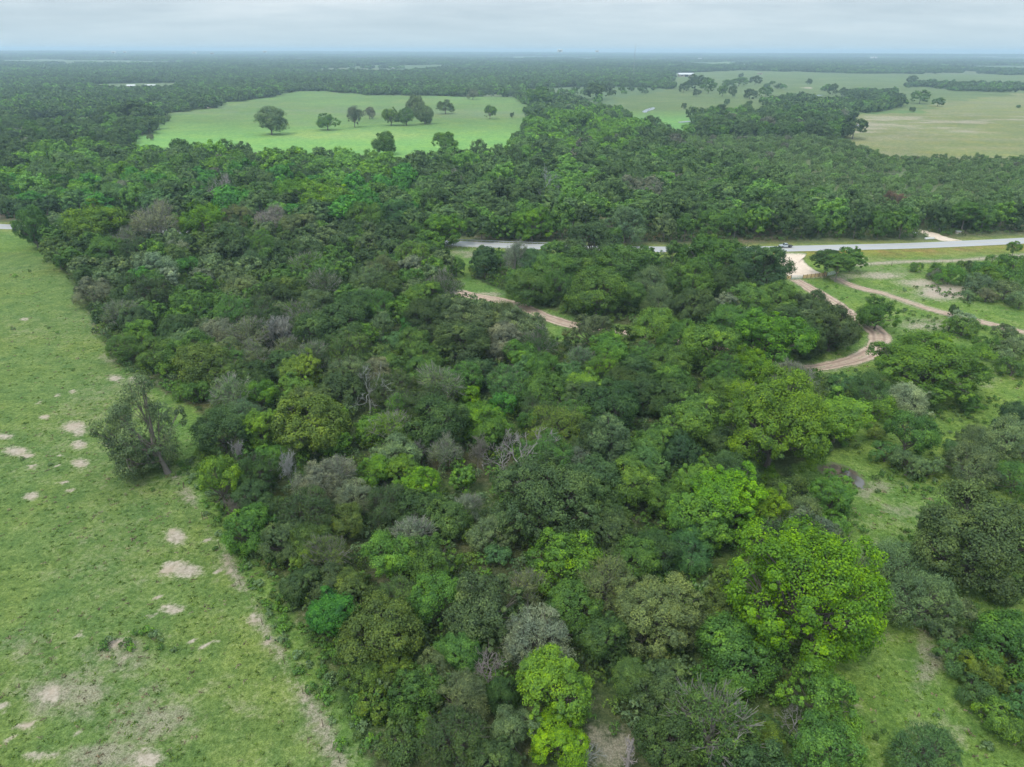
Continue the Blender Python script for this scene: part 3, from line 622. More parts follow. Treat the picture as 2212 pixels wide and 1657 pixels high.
PAL = {'dark': (.062, .108, .036), 'dark2': (.072, .116, .044), 'olive': (.096, .148, .044), 'elm': (.122, .168, .072), 'grey': (.165, .195, .118), 'mid': (.096, .180, .046),
       'green': (.120, .222, .048), 'bright': (.126, .235, .046), 'lime': (.136, .252, .036), 'teal': (.096, .182, .066), 'mesq': (.138, .200, .090), 'yel': (.132, .200, .048),
       'tan': (.138, .178, .070), 'emer': (.078, .205, .046), 'pale': (.23, .29, .18), 'rust': (.165, .10, .068), 'barkg': (.36, .35, .32), 'pink': (.23, .225, .195), 'deep': (.056, .104, .042)}
CNAME = {'dark': 'dark green', 'dark2': 'dark grey-green', 'olive': 'olive green', 'elm': 'dull grey-green', 'grey': 'greyish', 'mid': 'mid green', 'green': 'leaf green', 'bright': 'bright green', 'lime': 'lime green',
         'teal': 'blue-green', 'mesq': 'pale grey-green', 'yel': 'yellowish green', 'tan': 'tan-tinged', 'emer': 'emerald green', 'pale': 'whitish-flecked', 'rust': 'rust-red', 'barkg': 'bare grey', 'pink': 'pinkish-grey bare', 'deep': 'deep green'}
TREES = []                         # dict per individual tree or shrub
def add_tree(pos, w, h, kind, col, label=None, name=None, rot=None, var=None, short=None, group=None):
    TREES.append(dict(pos=np.array([pos[0], pos[1]]), w=w, h=h, kind=kind, col=col, label=label, name=name, rot=rot, var=var, short=short, group=group))
def crown_at(X, Y, wpx, kind, col, hr=None, **k):
    if kind == 'tall' and hr is None: hr = 1.1; wpx = wpx * .86        # by the crown's middle in the picture
    zc = 4.0
    W0, H0, _ = PROTO[kind]
    for _ in range(5):
        p, t = at(X, Y, zc); w = float(wpx * mpp(t)); h = hr * w if hr else H0 / W0 * w
        if hr is None and kind not in ('mesq', 'shrub'): h = min(max(h * .85 + 1.0, 5.0), 19)
        zc = h * (.5 if kind in ('mesq', 'shrub') else .57)
    add_tree(p[:2], w, h, kind, col, **k)
def base_at(X, Y, wpx, hpx, kind, col, **k):             # by the foot in the picture
    p, t = at(X, Y, 0.0); m = float(mpp(t)); add_tree(p[:2], wpx * m, hpx * m * 1.04, kind, col, **k)
exec_list = [
# --- named trees -------------------------------------------------------------------------
(1732, 1271, 300, 'pecanbig', 'lime', dict(hr=.92, label='huge lime-yellow tree with rounded leaf clumps beside the grassy lane', short='the huge lime-yellow tree')),
(1674, 905, 232, 'pecanbig', 'bright', dict(hr=.92, label='big fresh-green drooping tree standing over the muddy puddle', short='the big fresh-green tree by the puddle', var=1)),
(1812, 896, 128, 'pecan', 'bright', dict(label='fresh-green tree with bare twigs, leaning out beside the puddle tree')),
(2010, 785, 240, 'pecanbig', 'green', dict(hr=.52, label='wide spreading green tree inside the dirt track bend', short='the wide spreading tree', var=1)),
(1667, 733, 150, 'pecan', 'bright', dict(label='bright green billowy tree below the track, behind the puddle tree', short='the billowy bright tree')),
(1620, 795, 92, 'pecan', 'lime', dict(label='small lime tree tucked against the billowy bright tree')),
(1115, 1000, 128, 'snag', 'barkg', dict(hr=1.05, label='sprawling dead tree with bare grey limbs in mid wood', short='the sprawling dead tree', name='dead_tree')),
(794, 842, 76, 'snag', 'barkg', dict(hr=1.3, label='small bare dead tree among dark green crowns', short='the small bare dead tree', name='dead_tree', var=2)),
(1057, 1446, 72, 'snag', 'barkg', dict(hr=1.6, label='thin bare dead tree behind the two-lobed pale green tree', short='the thin dead tree', name='dead_tree', var=1)),
(1358, 1624, 60, 'stub', 'barkg', dict(label='broken pale snag with stubby limbs at the bottom edge', short='the broken snag', name='dead_tree', hr=2.0)),
(1255, 1634, 56, 'baretop', 'barkg', dict(label='small whitish leafless bush beside the broken snag', name='bare_bush', hr=1.0)),
(715, 1320, 104, 'pecan', 'emer', dict(label='vivid emerald tree on the pasture edge', short='the emerald tree')),
(1201, 1484, 160, 'pecan', 'bright', dict(hr=1.0, label='pale fresh-green tree of two lobes near the bottom edge', short='the two-lobed pale tree')),
(1207, 1596, 126, 'pecan', 'lime', dict(hr=.75, label='yellow-lime bushy tree just below the two-lobed pale tree')),
(1180, 1082, 225, 'oakbig', 'dark2', dict(hr=.75, label='very large dark domed tree below the sprawling dead tree', short='the very large dark dome')),
(1112, 562, 46, 'twig', 'grey', dict(hr=1.9, label='pale forked trunk rising from the grove near the road', short='the pale forked trunk')),
(328, 577, 84, 'open', 'pale', dict(label='tree draped in whitish bloom, in the dark wood by the road', short='the whitish bloom tree')),
(957, 494, 80, 'pecan', 'bright', dict(label='bright lime tree at the roadside by the guardrail', short='the lime roadside tree')),
(608, 716, 78, 'twig', 'pink', dict(label='pinkish-grey bare crown among dark trees', short='the pinkish bare crown')),
(670, 915, 155, 'oak', 'yel', dict(label='olive-gold round tree near the pasture edge', short='the olive-gold tree')),
(1317, 945, 86, 'conic', 'elm', dict(hr=1.7, label='tall narrow feathery grey-green tree in mid wood', short='the tall feathery tree')),
(1149, 481, 78, 'pecan', 'bright', dict(label='single bright green tree across the road among dark trunks', short='the bright tree across the road')),
(1279, 524, 118, 'oak', 'dark2', dict(label='dark domed tree hiding the road, grove edge', short='the roadside dark dome')),
(2115, 1160, 250, 'oakbig', 'dark2', dict(hr=.75, label='very large dark grey-green tree, cut by the picture edge', short='the very large dark lane tree')),
(1425, 1325, 195, 'oakbig', 'tan', dict(hr=.7, label='large olive-tan tree beside the huge lime-yellow tree', short='the large olive-tan tree')),
(1200, 930, 118, 'elm', 'yel', dict(label='yellow-green feathery tree with upright sprays', short='the yellow-green feathery tree')),
(205, 482, 132, 'pecan', 'green', dict(label='broad light-green tree between pasture corner and road', short='the broad light-green tree')),
(70, 490, 66, 'oak', 'mid', dict(hr=1.35, label='tall dark tree alone at the pasture corner, covering the road', short='the pasture corner tree')),
# --- bottom middle ------------------------------------------------------------------------
(992, 1510, 130, 'mesq', 'elm', {}), (982, 1598, 140, 'elm', 'dark2', {}), (1105, 1580, 104, 'open', 'elm', {}), (1160, 1383, 142, 'elm', 'grey', {}), (1054, 1308, 165, 'open', 'dark2', {}),
(941, 1295, 118, 'open', 'mid', {}), (815, 1373, 172, 'oak', 'olive', {}), (897, 1486, 112, 'open', 'mid', {}), (808, 1520, 82, 'shrub', 'yel', {}), (914, 1578, 66, 'shrub', 'green', {}), (992, 1407, 92, 'oak', 'mid', {}),
(1214, 1199, 152, 'open', 'bright', {}), (1064, 1158, 98, 'mesq', 'mesq', {}), (1078, 1204, 60, 'shrub', 'teal', {}), (890, 1158, 86, 'twig', 'grey', {}), (835, 1202, 118, 'open', 'green', {}), (1313, 1264, 122, 'elm', 'elm', {}),
(1372, 1465, 88, 'oak', 'olive', {}), (1300, 1376, 112, 'oak', 'dark', {}), (1436, 1493, 132, 'oak', 'dark2', {}), (1493, 1192, 104, 'mesq', 'teal', {}), (1554, 1312, 92, 'oak', 'olive', {}), (1585, 1418, 172, 'oak', 'mid', {}),
(1541, 1561, 172, 'twig', 'olive', {}), (1653, 1606, 78, 'open', 'yel', {}), (1773, 1510, 150, 'open', 'green', {}), (1710, 1560, 70, 'snag', 'barkg', dict(name='dead_tree', label='pale leafless branches poking through the thin lane-side trees', hr=.9)), (1780, 1625, 150, 'open', 'mid', {}),
(870, 1610, 90, 'shrub', 'olive', {}), (1440, 1600, 140, 'oak', 'dark', {}), (1060, 1640, 110, 'oak', 'dark2', {}), (720, 1262, 90, 'oak', 'dark2', {}), (760, 1280, 100, 'oak', 'olive', {}), (860, 1290, 100, 'elm', 'olive', {}),
(1240, 1310, 110, 'oak', 'mid', {}), (1140, 1270, 80, 'twig', 'tan', {}), (1370, 1215, 110, 'oak', 'mid', {}), (1310, 1160, 120, 'oak', 'dark2', {}), (1420, 1190, 100, 'oak', 'dark', {}), (1090, 1500, 70, 'oak', 'dark', {}), (1020, 1340, 100, 'elm', 'dark2', {}),
(780, 1450, 90, 'oak', 'olive', {}), (850, 1440, 80, 'oak', 'yel', {}), (935, 1440, 70, 'oak', 'tan', {}),
# --- right side -------------------------------------------------------------------------
(1988, 1308, 152, 'mesq', 'mesq', {}), (1927, 1219, 132, 'mesq', 'mesq', {}), (2173, 1390, 150, 'oak', 'mid', {}), (2057, 1424, 78, 'shrub', 'teal', {}), (2125, 1441, 84, 'open', 'yel', {}), (2084, 1383, 52, 'shrub', 'tan', {}),
(2104, 1495, 70, 'shrub', 'teal', {}), (2190, 1459, 90, 'shrub', 'yel', {}), (2156, 1552, 84, 'shrub', 'green', {}), (2205, 1520, 80, 'shrub', 'teal', {}), (2085, 1330, 70, 'shrub', 'mesq', {}), (2200, 1590, 80, 'shrub', 'green', {}), (1998, 1640, 140, 'mesq', 'teal', {}), (2080, 1345, 60, 'shrub', 'olive', {}), (2040, 1370, 60, 'shrub', 'mesq', {}),
(1957, 866, 92, 'mesq', 'pale', {}), (1961, 938, 112, 'open', 'mid', {}), (1903, 887, 66, 'shrub', 'bright', {}), (1892, 933, 44, 'shrub', 'yel', {}), (1913, 980, 60, 'shrub', 'teal', {}), (1961, 1006, 72, 'shrub', 'mesq', {}), (1884, 850, 90, 'mesq', 'teal', {}), (1826, 836, 66, 'shrub', 'teal', {}), (2005, 1012, 60, 'shrub', 'mesq', {}),
(2111, 957, 90, 'mesq', 'mesq', {}), (2176, 958, 120, 'mesq', 'mesq', {}), (2100, 1014, 110, 'mesq', 'mesq', {}), (2192, 904, 80, 'oak', 'dark2', {}), (2128, 748, 52, 'shrub', 'mid', {}), (2192, 752, 60, 'shrub', 'mesq', {}), (2160, 770, 56, 'shrub', 'mesq', {}), (2188, 795, 56, 'shrub', 'mid', {}), (2090, 870, 50, 'shrub', 'mid', {}), (2190, 1040, 90, 'mesq', 'mid', {}), (2060, 970, 50, 'shrub', 'teal', {}),
(2077, 690, 42, 'shrub', 'pale', {}), (2080, 708, 56, 'shrub', 'mid', {}), (2059, 672, 20, 'tall', 'dark', dict(hr=1.4)), (1896, 676, 78, 'open', 'mid', {}), (1877, 690, 46, 'shrub', 'green', {}), (2050, 705, 34, 'shrub', 'green', {}), (2170, 716, 40, 'shrub', 'mesq', {}),
(1500, 904, 128, 'oak', 'mid', {}), (1578, 1022, 116, 'mesq', 'teal', {}), (1797, 1066, 92, 'pecan', 'green', {}), (1660, 1032, 46, 'shrub', 'lime', {}), (1729, 1118, 94, 'mesq', 'mesq', {}), (1571, 1076, 160, 'pecan', 'lime', {}), (1506, 1044, 100, 'pecan', 'bright', {}), (1523, 1112, 140, 'pecan', 'bright', {}), (1645, 1098, 112, 'pecan', 'lime', {}), (1700, 1060, 80, 'shrub', 'olive', {}),
(1540, 750, 132, 'oak', 'mid', {}), (1797, 709, 112, 'oak', 'dark2', {}), (1739, 727, 100, 'oak', 'dark', {}), (1800, 1130, 60, 'shrub', 'green', {}), (1840, 560, 62, 'open', 'mid', dict(hr=.8)), (1785, 566, 66, 'tall', 'dark', dict(hr=.85, label='dark leaning tree beside the tan fence and driveway')), (1810, 576, 60, 'tall', 'mid', dict(hr=1.0, label='slender green tree standing behind the farther metal gate')),
(1977, 577, 28, 'shrub', 'mid', {}), (2190, 537, 24, 'tall', 'mid', dict(hr=1.5, label='slim young tree near the road past the flowery verge')), (2030, 586, 42, 'shrub', 'mid', {}), (2050, 597, 54, 'shrub', 'green', {}), (2078, 571, 22, 'shrub', 'mid', {}), (2096, 578, 30, 'shrub', 'dark2', {}), (2120, 585, 40, 'shrub', 'mid', {}), (2150, 575, 50, 'shrub', 'green', {}), (2190, 575, 60, 'shrub', 'mid', {}), (2140, 600, 56, 'shrub', 'green', {}), (2180, 605, 60, 'shrub', 'mid', {}), (2110, 615, 50, 'shrub', 'mesq', {}), (2170, 630, 60, 'shrub', 'mesq', {}), (2205, 650, 50, 'shrub', 'mesq', {}), (2090, 605, 36, 'shrub', 'mesq', {}), (2020, 595, 30, 'shrub', 'grey', {}), (2130, 640, 40, 'shrub', 'grey', {}), (2090, 640, 30, 'shrub', 'mesq', {}),
# --- middle of the wood --------------------------------------------------------------------
(736, 706, 116, 'oak', 'dark', {}), (1009, 685, 112, 'open', 'elm', {}), (1122, 702, 118, 'open', 'elm', {}), (920, 682, 84, 'oak', 'dark', {}), (890, 709, 52, 'shrub', 'emer', {}), (790, 730, 64, 'oak', 'green', {}), (852, 738, 50, 'shrub', 'teal', {}), (893, 740, 74, 'oak', 'mid', {}), (958, 755, 66, 'oak', 'olive', {}), (1002, 734, 112, 'oak', 'dark2', {}), (818, 772, 64, 'oak', 'olive', {}),
(849, 792, 70, 'oak', 'mid', {}), (910, 779, 80, 'oak', 'mid', {}), (951, 833, 100, 'twig', 'elm', {}), (1037, 803, 76, 'oak', 'dark2', {}), (1119, 768, 76, 'open', 'green', {}), (1136, 792, 58, 'oak', 'teal', {}), (1098, 830, 90, 'elm', 'teal', {}), (1084, 878, 58, 'pecan', 'emer', {}), (1016, 861, 48, 'pecan', 'lime', {}), (1180, 854, 106, 'oak', 'mid', {}), (1173, 796, 74, 'open', 'green', {}), (1262, 833, 80, 'pecan', 'bright', {}), (1231, 813, 62, 'oak', 'teal', {}), (1276, 717, 98, 'open', 'elm', {}), (1310, 762, 98, 'oak', 'mid', {}), (1392, 748, 48, 'open', 'tan', {}), (1412, 710, 104, 'oak', 'green', {}), (1440, 786, 96, 'oak', 'mid', {}),
(736, 840, 96, 'oak', 'dark2', {}), (855, 840, 98, 'elm', 'dark2', {}), (951, 912, 132, 'oak', 'dark', {}), (1040, 908, 90, 'pecan', 'bright', {}), (1062, 940, 90, 'open', 'green', {}), (845, 932, 96, 'twig', 'bright', {}), (800, 928, 64, 'oak', 'green', {}), (1412, 956, 90, 'oak', 'mid', {}), (1030, 984, 58, 'baretop', 'pink', dict(name='bare_tree', label='greyish-pink leafless fan of twigs beside the sprawling dead tree')), (961, 974, 70, 'twig', 'grey', {}), (903, 978, 40, 'baretop', 'pink', dict(name='bare_tree', label='small leafless twiggy crown, pinkish, left of the two grey fans')), (722, 1027, 94, 'twig', 'grey', {}), (763, 1076, 84, 'elm', 'grey', {}), (808, 1018, 78, 'pecan', 'bright', {}), (876, 1018, 80, 'pecan', 'bright', {}), (907, 1055, 94, 'pecan', 'lime', dict(label='yellow-lime low tree between greyish crowns, left of the dead tree')), (845, 1090, 94, 'elm', 'dark2', {}), (999, 1036, 64, 'oak', 'green', {}), (1248, 1008, 80, 'elm', 'grey', {}), (1358, 1042, 120, 'oak', 'yel', {}), (1389, 998, 96, 'oak', 'teal', {}), (1262, 1094, 112, 'oak', 'dark', {}), (1341, 1080, 50, 'pecan', 'yel', {}), (753, 1128, 84, 'open', 'olive', {}), (965, 1118, 94, 'oak', 'olive', {}), (1009, 1097, 64, 'twig', 'grey', {}), (1300, 1134, 112, 'oak', 'dark', {}), (1430, 1080, 90, 'oak', 'mid', {}), (1330, 860, 100, 'oak', 'dark', {}), (1390, 850, 90, 'oak', 'dark2', {}), (1450, 860, 90, 'oak', 'dark', {}), (1560, 850, 90, 'oak', 'mid', {}), (1380, 800, 80, 'oak', 'dark', {}), (1580, 700, 90, 'oak', 'mid', {}), (1470, 730, 90, 'oak', 'mid', {}), (1560, 950, 80, 'oak', 'dark', {}), (1470, 970, 80, 'oak', 'deep', {}),
# --- pasture edge --------------------------------------------------------------------------
(475, 1040, 92, 'open', 'green', dict(hr=1.25)), (512, 1096, 44, 'baretop', 'pink', dict(name='bare_bush', hr=1.3, label='heap of bare grey brush at the wood edge below the pasture tree')), (547, 1076, 78, 'oak', 'dark2', {}), (225, 679, 48, 'oak', 'dark', {}), (294, 693, 72, 'oak', 'dark2', {}), (328, 679, 62, 'oak', 'mid', {}), (383, 707, 72, 'oak', 'dark2', {}), (294, 742, 66, 'shrub', 'green', {}), (342, 762, 78, 'oak', 'olive', {}), (379, 726, 70, 'oak', 'dark', {}), (432, 786, 116, 'oak', 'olive', {}), (495, 808, 82, 'elm', 'olive', {}), (543, 812, 76, 'oak', 'dark', {}), (533, 727, 84, 'twig', 'elm', {}), (478, 724, 80, 'elm', 'grey', {}), (625, 760, 66, 'twig', 'elm', {}), (690, 720, 112, 'oak', 'dark', {}), (649, 801, 88, 'pecan', 'yel', {}), (636, 840, 74, 'pecan', 'green', {}), (560, 854, 74, 'open', 'green', {}), (526, 895, 70, 'elm', 'mesq', {}), (478, 902, 54, 'shrub', 'yel', {}), (560, 922, 86, 'pecan', 'green', {}), (724, 901, 54, 'open', 'bright', {}), (721, 957, 64, 'open', 'bright', {}), (625, 1017, 46, 'baretop', 'barkg', dict(name='bare_tree', hr=1.9, label='spiky grey leafless tree near the pasture edge')), (581, 994, 74, 'oak', 'green', {}), (694, 1036, 98, 'elm', 'grey', {}), (663, 1111, 124, 'elm', 'dark2', {}), (670, 1168, 90, 'oak', 'olive', {}), (615, 1168, 98, 'oak', 'dark2', {}), (655, 1195, 64, 'pecan', 'yel', {}), (704, 1200, 90, 'twig', 'olive', {}), (656, 1262, 86, 'oak', 'dark2', {}), (590, 1110, 70, 'oak', 'dark', {}), (512, 978, 34, 'baretop', 'barkg', dict(name='bare_bush', label='small grey leafless bush at the wood edge beside the pasture tree')), (440, 985, 36, 'shrub', 'yel', {}), (620, 900, 60, 'oak', 'mid', {}), (360, 800, 46, 'shrub', 'green', {}), (430, 850, 60, 'shrub', 'mid', {}), (395, 845, 50, 'shrub', 'green', {}),
# --- upper left of the wood ----------------------------------------------------------------
(342, 482, 94, 'twig', 'grey', {}), (440, 482, 98, 'pecan', 'lime', {}), (512, 475, 78, 'elm', 'tan', {}), (502, 519, 84, 'oak', 'dark', {}), (307, 601, 58, 'oak', 'emer', {}), (362, 598, 48, 'open', 'pale', {}), (403, 578, 48, 'shrub', 'emer', {}), (590, 480, 70, 'twig', 'pink', {}), (650, 490, 80, 'oak', 'elm', {}), (150, 560, 60, 'oak', 'mid', {}), (190, 600, 56, 'oak', 'dark', {}), (240, 545, 80, 'oak', 'mid', {}), (880, 520, 70, 'oak', 'dark', {}), (985, 575, 46, 'oak', 'mid', {}),
# --- grove between the track and the road ----------------------------------------------------
(1327, 517, 38, 'tall', 'mid', dict(hr=1.3)), (1047, 572, 64, 'oak', 'deep', {}), (1146, 566, 76, 'oak', 'teal', {}), (1194, 546, 60, 'oak', 'mid', {}), (1194, 586, 94, 'oak', 'mid', {}), (1255, 572, 94, 'open', 'mid', {}), (1344, 574, 114, 'oak', 'mid', {}), (1290, 632, 120, 'oak', 'mid', {}), (1142, 620, 92, 'oak', 'mid', {}), (1197, 616, 70, 'elm', 'mid', {}), (1537, 558, 124, 'oak', 'mid', {}), (1643, 574, 120, 'oak', 'deep', {}), (1575, 616, 90, 'oak', 'dark', {}), (1490, 608, 104, 'oak', 'mid', {}), (1612, 650, 90, 'oak', 'mid', {}), (1677, 650, 90, 'oak', 'mid', {}), (1746, 662, 84, 'oak', 'dark2', {}), (1568, 660, 60, 'elm', 'grey', {}), (1410, 620, 90, 'mesq', 'mesq', {}), (1430, 660, 80, 'mesq', 'elm', {}), (1360, 640, 70, 'oak', 'mid', {}), (1500, 660, 90, 'oak', 'dark2', {}), (1700, 695, 90, 'oak', 'dark2', {}), (1640, 700, 80, 'oak', 'dark', {}), (1453, 540, 28, 'tall', 'mid', dict(hr=1.8, label='slim dark tree standing alone by the near road edge')), (1080, 560, 40, 'oak', 'mid', {}), (1240, 640, 60, 'oak', 'dark', {}), (1395, 560, 60, 'oak', 'mid', {}),
# --- along the far side of the road ----------------------------------------------------------
(1351, 482, 92, 'open', 'mesq', {}), (1085, 490, 60, 'oak', 'mid', {}), (1040, 492, 60, 'oak', 'dark', {}), (1215, 478, 70, 'tall', 'mid', {}), (1265, 470, 60, 'tall', 'dark2', {}), (1435, 490, 60, 'tall', 'elm', {}), (1480, 492, 56, 'tall', 'mid', {}), (1530, 486, 62, 'tall', 'mid', {}), (1590, 484, 60, 'tall', 'mid', {}), (1635, 478, 64, 'pecan', 'green', {}), (1690, 480, 66, 'tall', 'dark', {}), (1735, 484, 56, 'tall', 'dark2', {}), (1770, 482, 56, 'tall', 'mid', {}), (1812, 490, 42, 'tall', 'green', {}), (1850, 480, 66, 'tall', 'dark', {}), (1900, 486, 60, 'tall', 'mid', {}), (1950, 480, 66, 'tall', 'mid', {}), (2035, 470, 60, 'tall', 'dark', {}), (2085, 465, 66, 'tall', 'mid', dict(label='pale-trunked tree beyond the road past the sandy side drive')), (2125, 470, 56, 'tall', 'mid', {}), (2165, 466, 60, 'oak', 'green', {}), (2205, 468, 56, 'tall', 'dark', {}),
(700, 428, 120, 'pecan', 'bright', {}), (640, 420, 90, 'pecan', 'bright', {}), (545, 430, 70, 'oak', 'mid', {}), (480, 415, 46, 'snag', 'barkg', dict(name='dead_tree', hr=2.0, var=0, label='leaning dead grey trunk across the road among green crowns')), (100, 450, 60, 'oak', 'deep', {}), (170, 440, 70, 'oak', 'teal', {}), (260, 430, 80, 'oak', 'teal', {}), (40, 455, 60, 'oak', 'deep', {}), (340, 440, 70, 'oak', 'teal', {}), (430, 440, 70, 'oak', 'teal', {}), (790, 470, 80, 'oak', 'mid', {}), (860, 460, 80, 'oak', 'teal', {}), (940, 440, 70, 'oak', 'dark', {}), (1000, 470, 60, 'oak', 'dark2', {}), (820, 420, 60, 'pecan', 'green', {}), (985, 392, 40, 'snag', 'barkg', dict(name='dead_tree', hr=1.6, var=1, label='twisted dead tree in the dark wood across the road')), (1175, 405, 54, 'snag', 'barkg', dict(name='dead_tree', hr=1.3, var=2, label='forked dead tree above the bright tree across the road')),
(1931, 432, 40, 'shrub', 'rust', dict(hr=.8, label='rust-red dead bush in scrub beyond the road')), (1565, 410, 20, 'shrub', 'rust', dict(hr=1.2, label='small rust-red dead bush beyond the road')), (1516, 446, 24, 'shrub', 'rust', dict(hr=1.2, label='brown-red withered bush near the far roadside')),
]
for X, Y, w, kind, col, k in exec_list: crown_at(X, Y, w, kind, col, **k)
for t in [t for t in TREES if t['kind'] in ('snag', 'stub')]:
    for o in TREES:
        d = o['pos'] - t['pos']
        if o is not t and d[1] < 1.5 and np.hypot(*d) < o['w'] * .5 + 1.0 and abs(d[0]) < o['w'] * .5: o['h'] = min(o['h'], max(3.5, t['h'] * .62))
base_at(362, 1022, 158, 205, 'willow', 'mesq', label='lone drooping grey-green tree standing in the pasture', short='the lone pasture tree', rot=0.0)
crown_at(290, 985, 104, 'mesq', 'elm', label='low drooping limb of the lone pasture tree, added as a separate bush', name='shrub')  # stands in for the lone tree's low limb, added as its own bush
# lone trees of the meadow and the far fields (foot, width, height)
MEADOW = [
(587, 291, 70, 56, 'oak', 'mesq', 'largest lone tree in the far meadow, tall and wide'), (708, 281, 50, 34, 'open', 'mid', 'low dark tree right of the largest meadow tree'), (766, 275, 40, 42, 'open', 'grey', 'thin greyish tree in mid meadow'), (798, 257, 30, 25, 'open', 'grey', 'small pale tree behind the thin greyish meadow tree'), (845, 271, 42, 37, 'pecan', 'mid', 'green tree, first of the meadow trio'), (878, 271, 36, 35, 'oak', 'mid', 'dark tree, middle of the meadow trio'), (898, 252, 44, 43, 'oak', 'elm', 'dark tree standing behind the meadow trio'), (918, 268, 44, 38, 'oak', 'mesq', 'rounded tree, last of the meadow trio'), (962, 246, 42, 29, 'open', 'elm', 'spreading tree with bare limbs beyond the meadow trio'), (1021, 215, 26, 22, 'open', 'grey', 'faint grey tree at the far meadow edge'), (1058, 257, 31, 27, 'open', 'mid', 'round tree toward the wooded end of the meadow'), (1106, 254, 10, 10, 'shrub', 'dark', 'tiny dark bush near the wooded end of the meadow'), (832, 334, 60, 48, 'oak', 'mid', 'dark tree nearest the wood in the meadow'), (962, 332, 64, 46, 'pecan', 'green', 'domed bright tree near the wood in the meadow'), (326, 303, 17, 11, 'shrub', 'grey', 'small greyish bush at the meadow corner')]
SAV = [(1476, 200, 24, 19), (1500, 196, 37, 27), (1529, 202, 31, 26), (1504, 209, 19, 14), (1568, 190, 20, 15), (1559, 209, 22, 21), (1581, 210, 19, 21), (1595, 186, 34, 16), (1630, 184, 29, 17), (1618, 214, 30, 19), (1652, 212, 30, 20), (1569, 227, 12, 10), (1476, 236, 11, 10), (1746, 184, 14, 11), (1797, 205, 22, 21), (1667, 183, 12, 7), (1600, 168, 11, 8), (2024, 230, 26, 16), (1969, 242, 13, 9), (2198, 234, 9, 6), (1355, 258, 21, 16), (1968, 185, 26, 17), (1658, 226, 8, 6), (1617, 227, 16, 8)]
for X, Y, w, h, kind, col, lab in MEADOW: base_at(X, Y, w * .86, h * .92, kind, col, label=lab, group='lone trees in the far meadow')
for X, Y, w, h in SAV: base_at(X, Y, w, h, 'oak' if w > 13 else 'shrub', ('dark', 'dark2', 'mid')[int(X) % 3], group='scattered trees in the far fields')
for X, Y, w, h in [(1290, 215, 60, 30), (1165, 232, 60, 38), (1245, 300, 70, 50), (1985, 224, 36, 23), (1840, 300, 56, 40), (250, 275, 60, 40), (300, 272, 70, 46)]: base_at(X, Y, w, h, 'oak', ('dark2', 'mid')[int(X) % 2])

# fill the wood between the listed trees
CLEAR = np.array([(992, 552), (1004, 570), (1000, 590), (1004, 610), (1015, 632), (1040, 642), (1060, 646), (1085, 652), (1120, 662), (1150, 674), (1180, 684), (1205, 692), (1235, 700), (1200, 722), (1215, 735), (1195, 700), (1250, 690), (1020, 527), (1060, 530), (1100, 532), (1150, 534), (1370, 538), (1420, 539), (1700, 560), (1715, 580), (1740, 600), (1760, 630), (1800, 655), (1830, 672), (1895, 722), (1893, 740), (1870, 762), (1840, 778), (1800, 786), (1775, 792), (1700, 537), (1660, 538), (1685, 532), (1704, 530), (1722, 533), (1820, 1025), (1850, 1040)], float)
def covers(t, k=.92):                # does this crown hide a place the photograph shows?
    X, Y, d = project(np.r_[t['pos'], t['h'] * .55]); m = float(mpp(d)); rx = t['w'] / 2 / m * k; ry = max(t['h'] * .42 / m, rx * .55) * k
    return ((((CLEAR[:, 0] - X) / rx) ** 2 + ((CLEAR[:, 1] - Y) / ry) ** 2) < 1).sum()
for t in TREES:
    for _ in range(12):
        if not covers(t) or (t['label'] and 'roadside' in t['label']): break
        t['w'] *= .93; t['h'] *= .93
LISTED = list(TREES); LS = np.array([project(np.r_[t['pos'], t['h'] * .6])[:3] for t in LISTED])
def hides(q, w, h):
    X, Y, d = project(np.r_[q, h * .55]); m = float(mpp(d)); rx = w / 2 / m * .8
    if Y > 1540 and 1100 < X < 1420: return True
    ry = max(h * .42 / m, rx * .55) * .85
    return ((((LS[:, 0] - X) / rx) ** 2 + ((LS[:, 1] - Y) / ry) ** 2 < 1) & (LS[:, 2] > d)).any()
def filler(pg, spacing, cols, kinds, sizes, cap, ymax=1e9):
    x0, y0 = pg.min(0); x1, y1 = pg.max(0); out = []
    ex = np.array([t['pos'] for t in TREES]); er = np.array([t['w'] / 2 for t in TREES])
    cand = np.c_[rng.uniform(x0, x1, 16000), rng.uniform(y0, y1, 16000)]; cand = cand[inside(cand, pg)]
    X, Y, d = project(np.c_[cand, np.full(len(cand), 4.0)]); cand = cand[(X > -80) & (X < 2290) & (Y < 1720)]
    for q in cand:
        if len(out) >= cap: break
        w = random.uniform(*sizes)
        if (np.hypot(*(ex - q).T) < (er + w / 2) * 0.62).any(): continue
        if any(abs(q[0] - t['pos'][0]) < w * .5 + 2.5 and -8 < q[1] - t['pos'][1] < 1 for t in TREES if t['kind'] in ('snag', 'stub')): continue
        if min(seg_dist(q[None], TRACK_A[::6])[0], 99) < w * .5 + 2.6: continue
        ex = np.r_[ex, q[None]]; er = np.r_[er, w / 2]; out.append((q, w))
    for q, w in out:
        kd = random.choice(kinds); h = min(max(PROTO[kd][1] / PROTO[kd][0] * w * .85 + 1, 4.5), 13); cc = random.choice(cols)
        if covers(dict(pos=q, w=w, h=h), 1.05): continue
        if hides(q, w, h): continue
        add_tree(q, w, h, kd, cc)
for X in np.arange(235, 945, 26):
    yr = float(np.interp(X, *np.array(ROAD_PTS).T)); q = P(X + random.uniform(-8, 8), yr + random.uniform(11, 15))[:2]
    w = random.uniform(6.5, 9.5); add_tree(q, w, random.uniform(8.5, 11.5), random.choice(['oak', 'oak', 'elm', 'open', 'twig']), random.choice(['mid', 'dark2', 'elm', 'green', 'olive', 'mid']))
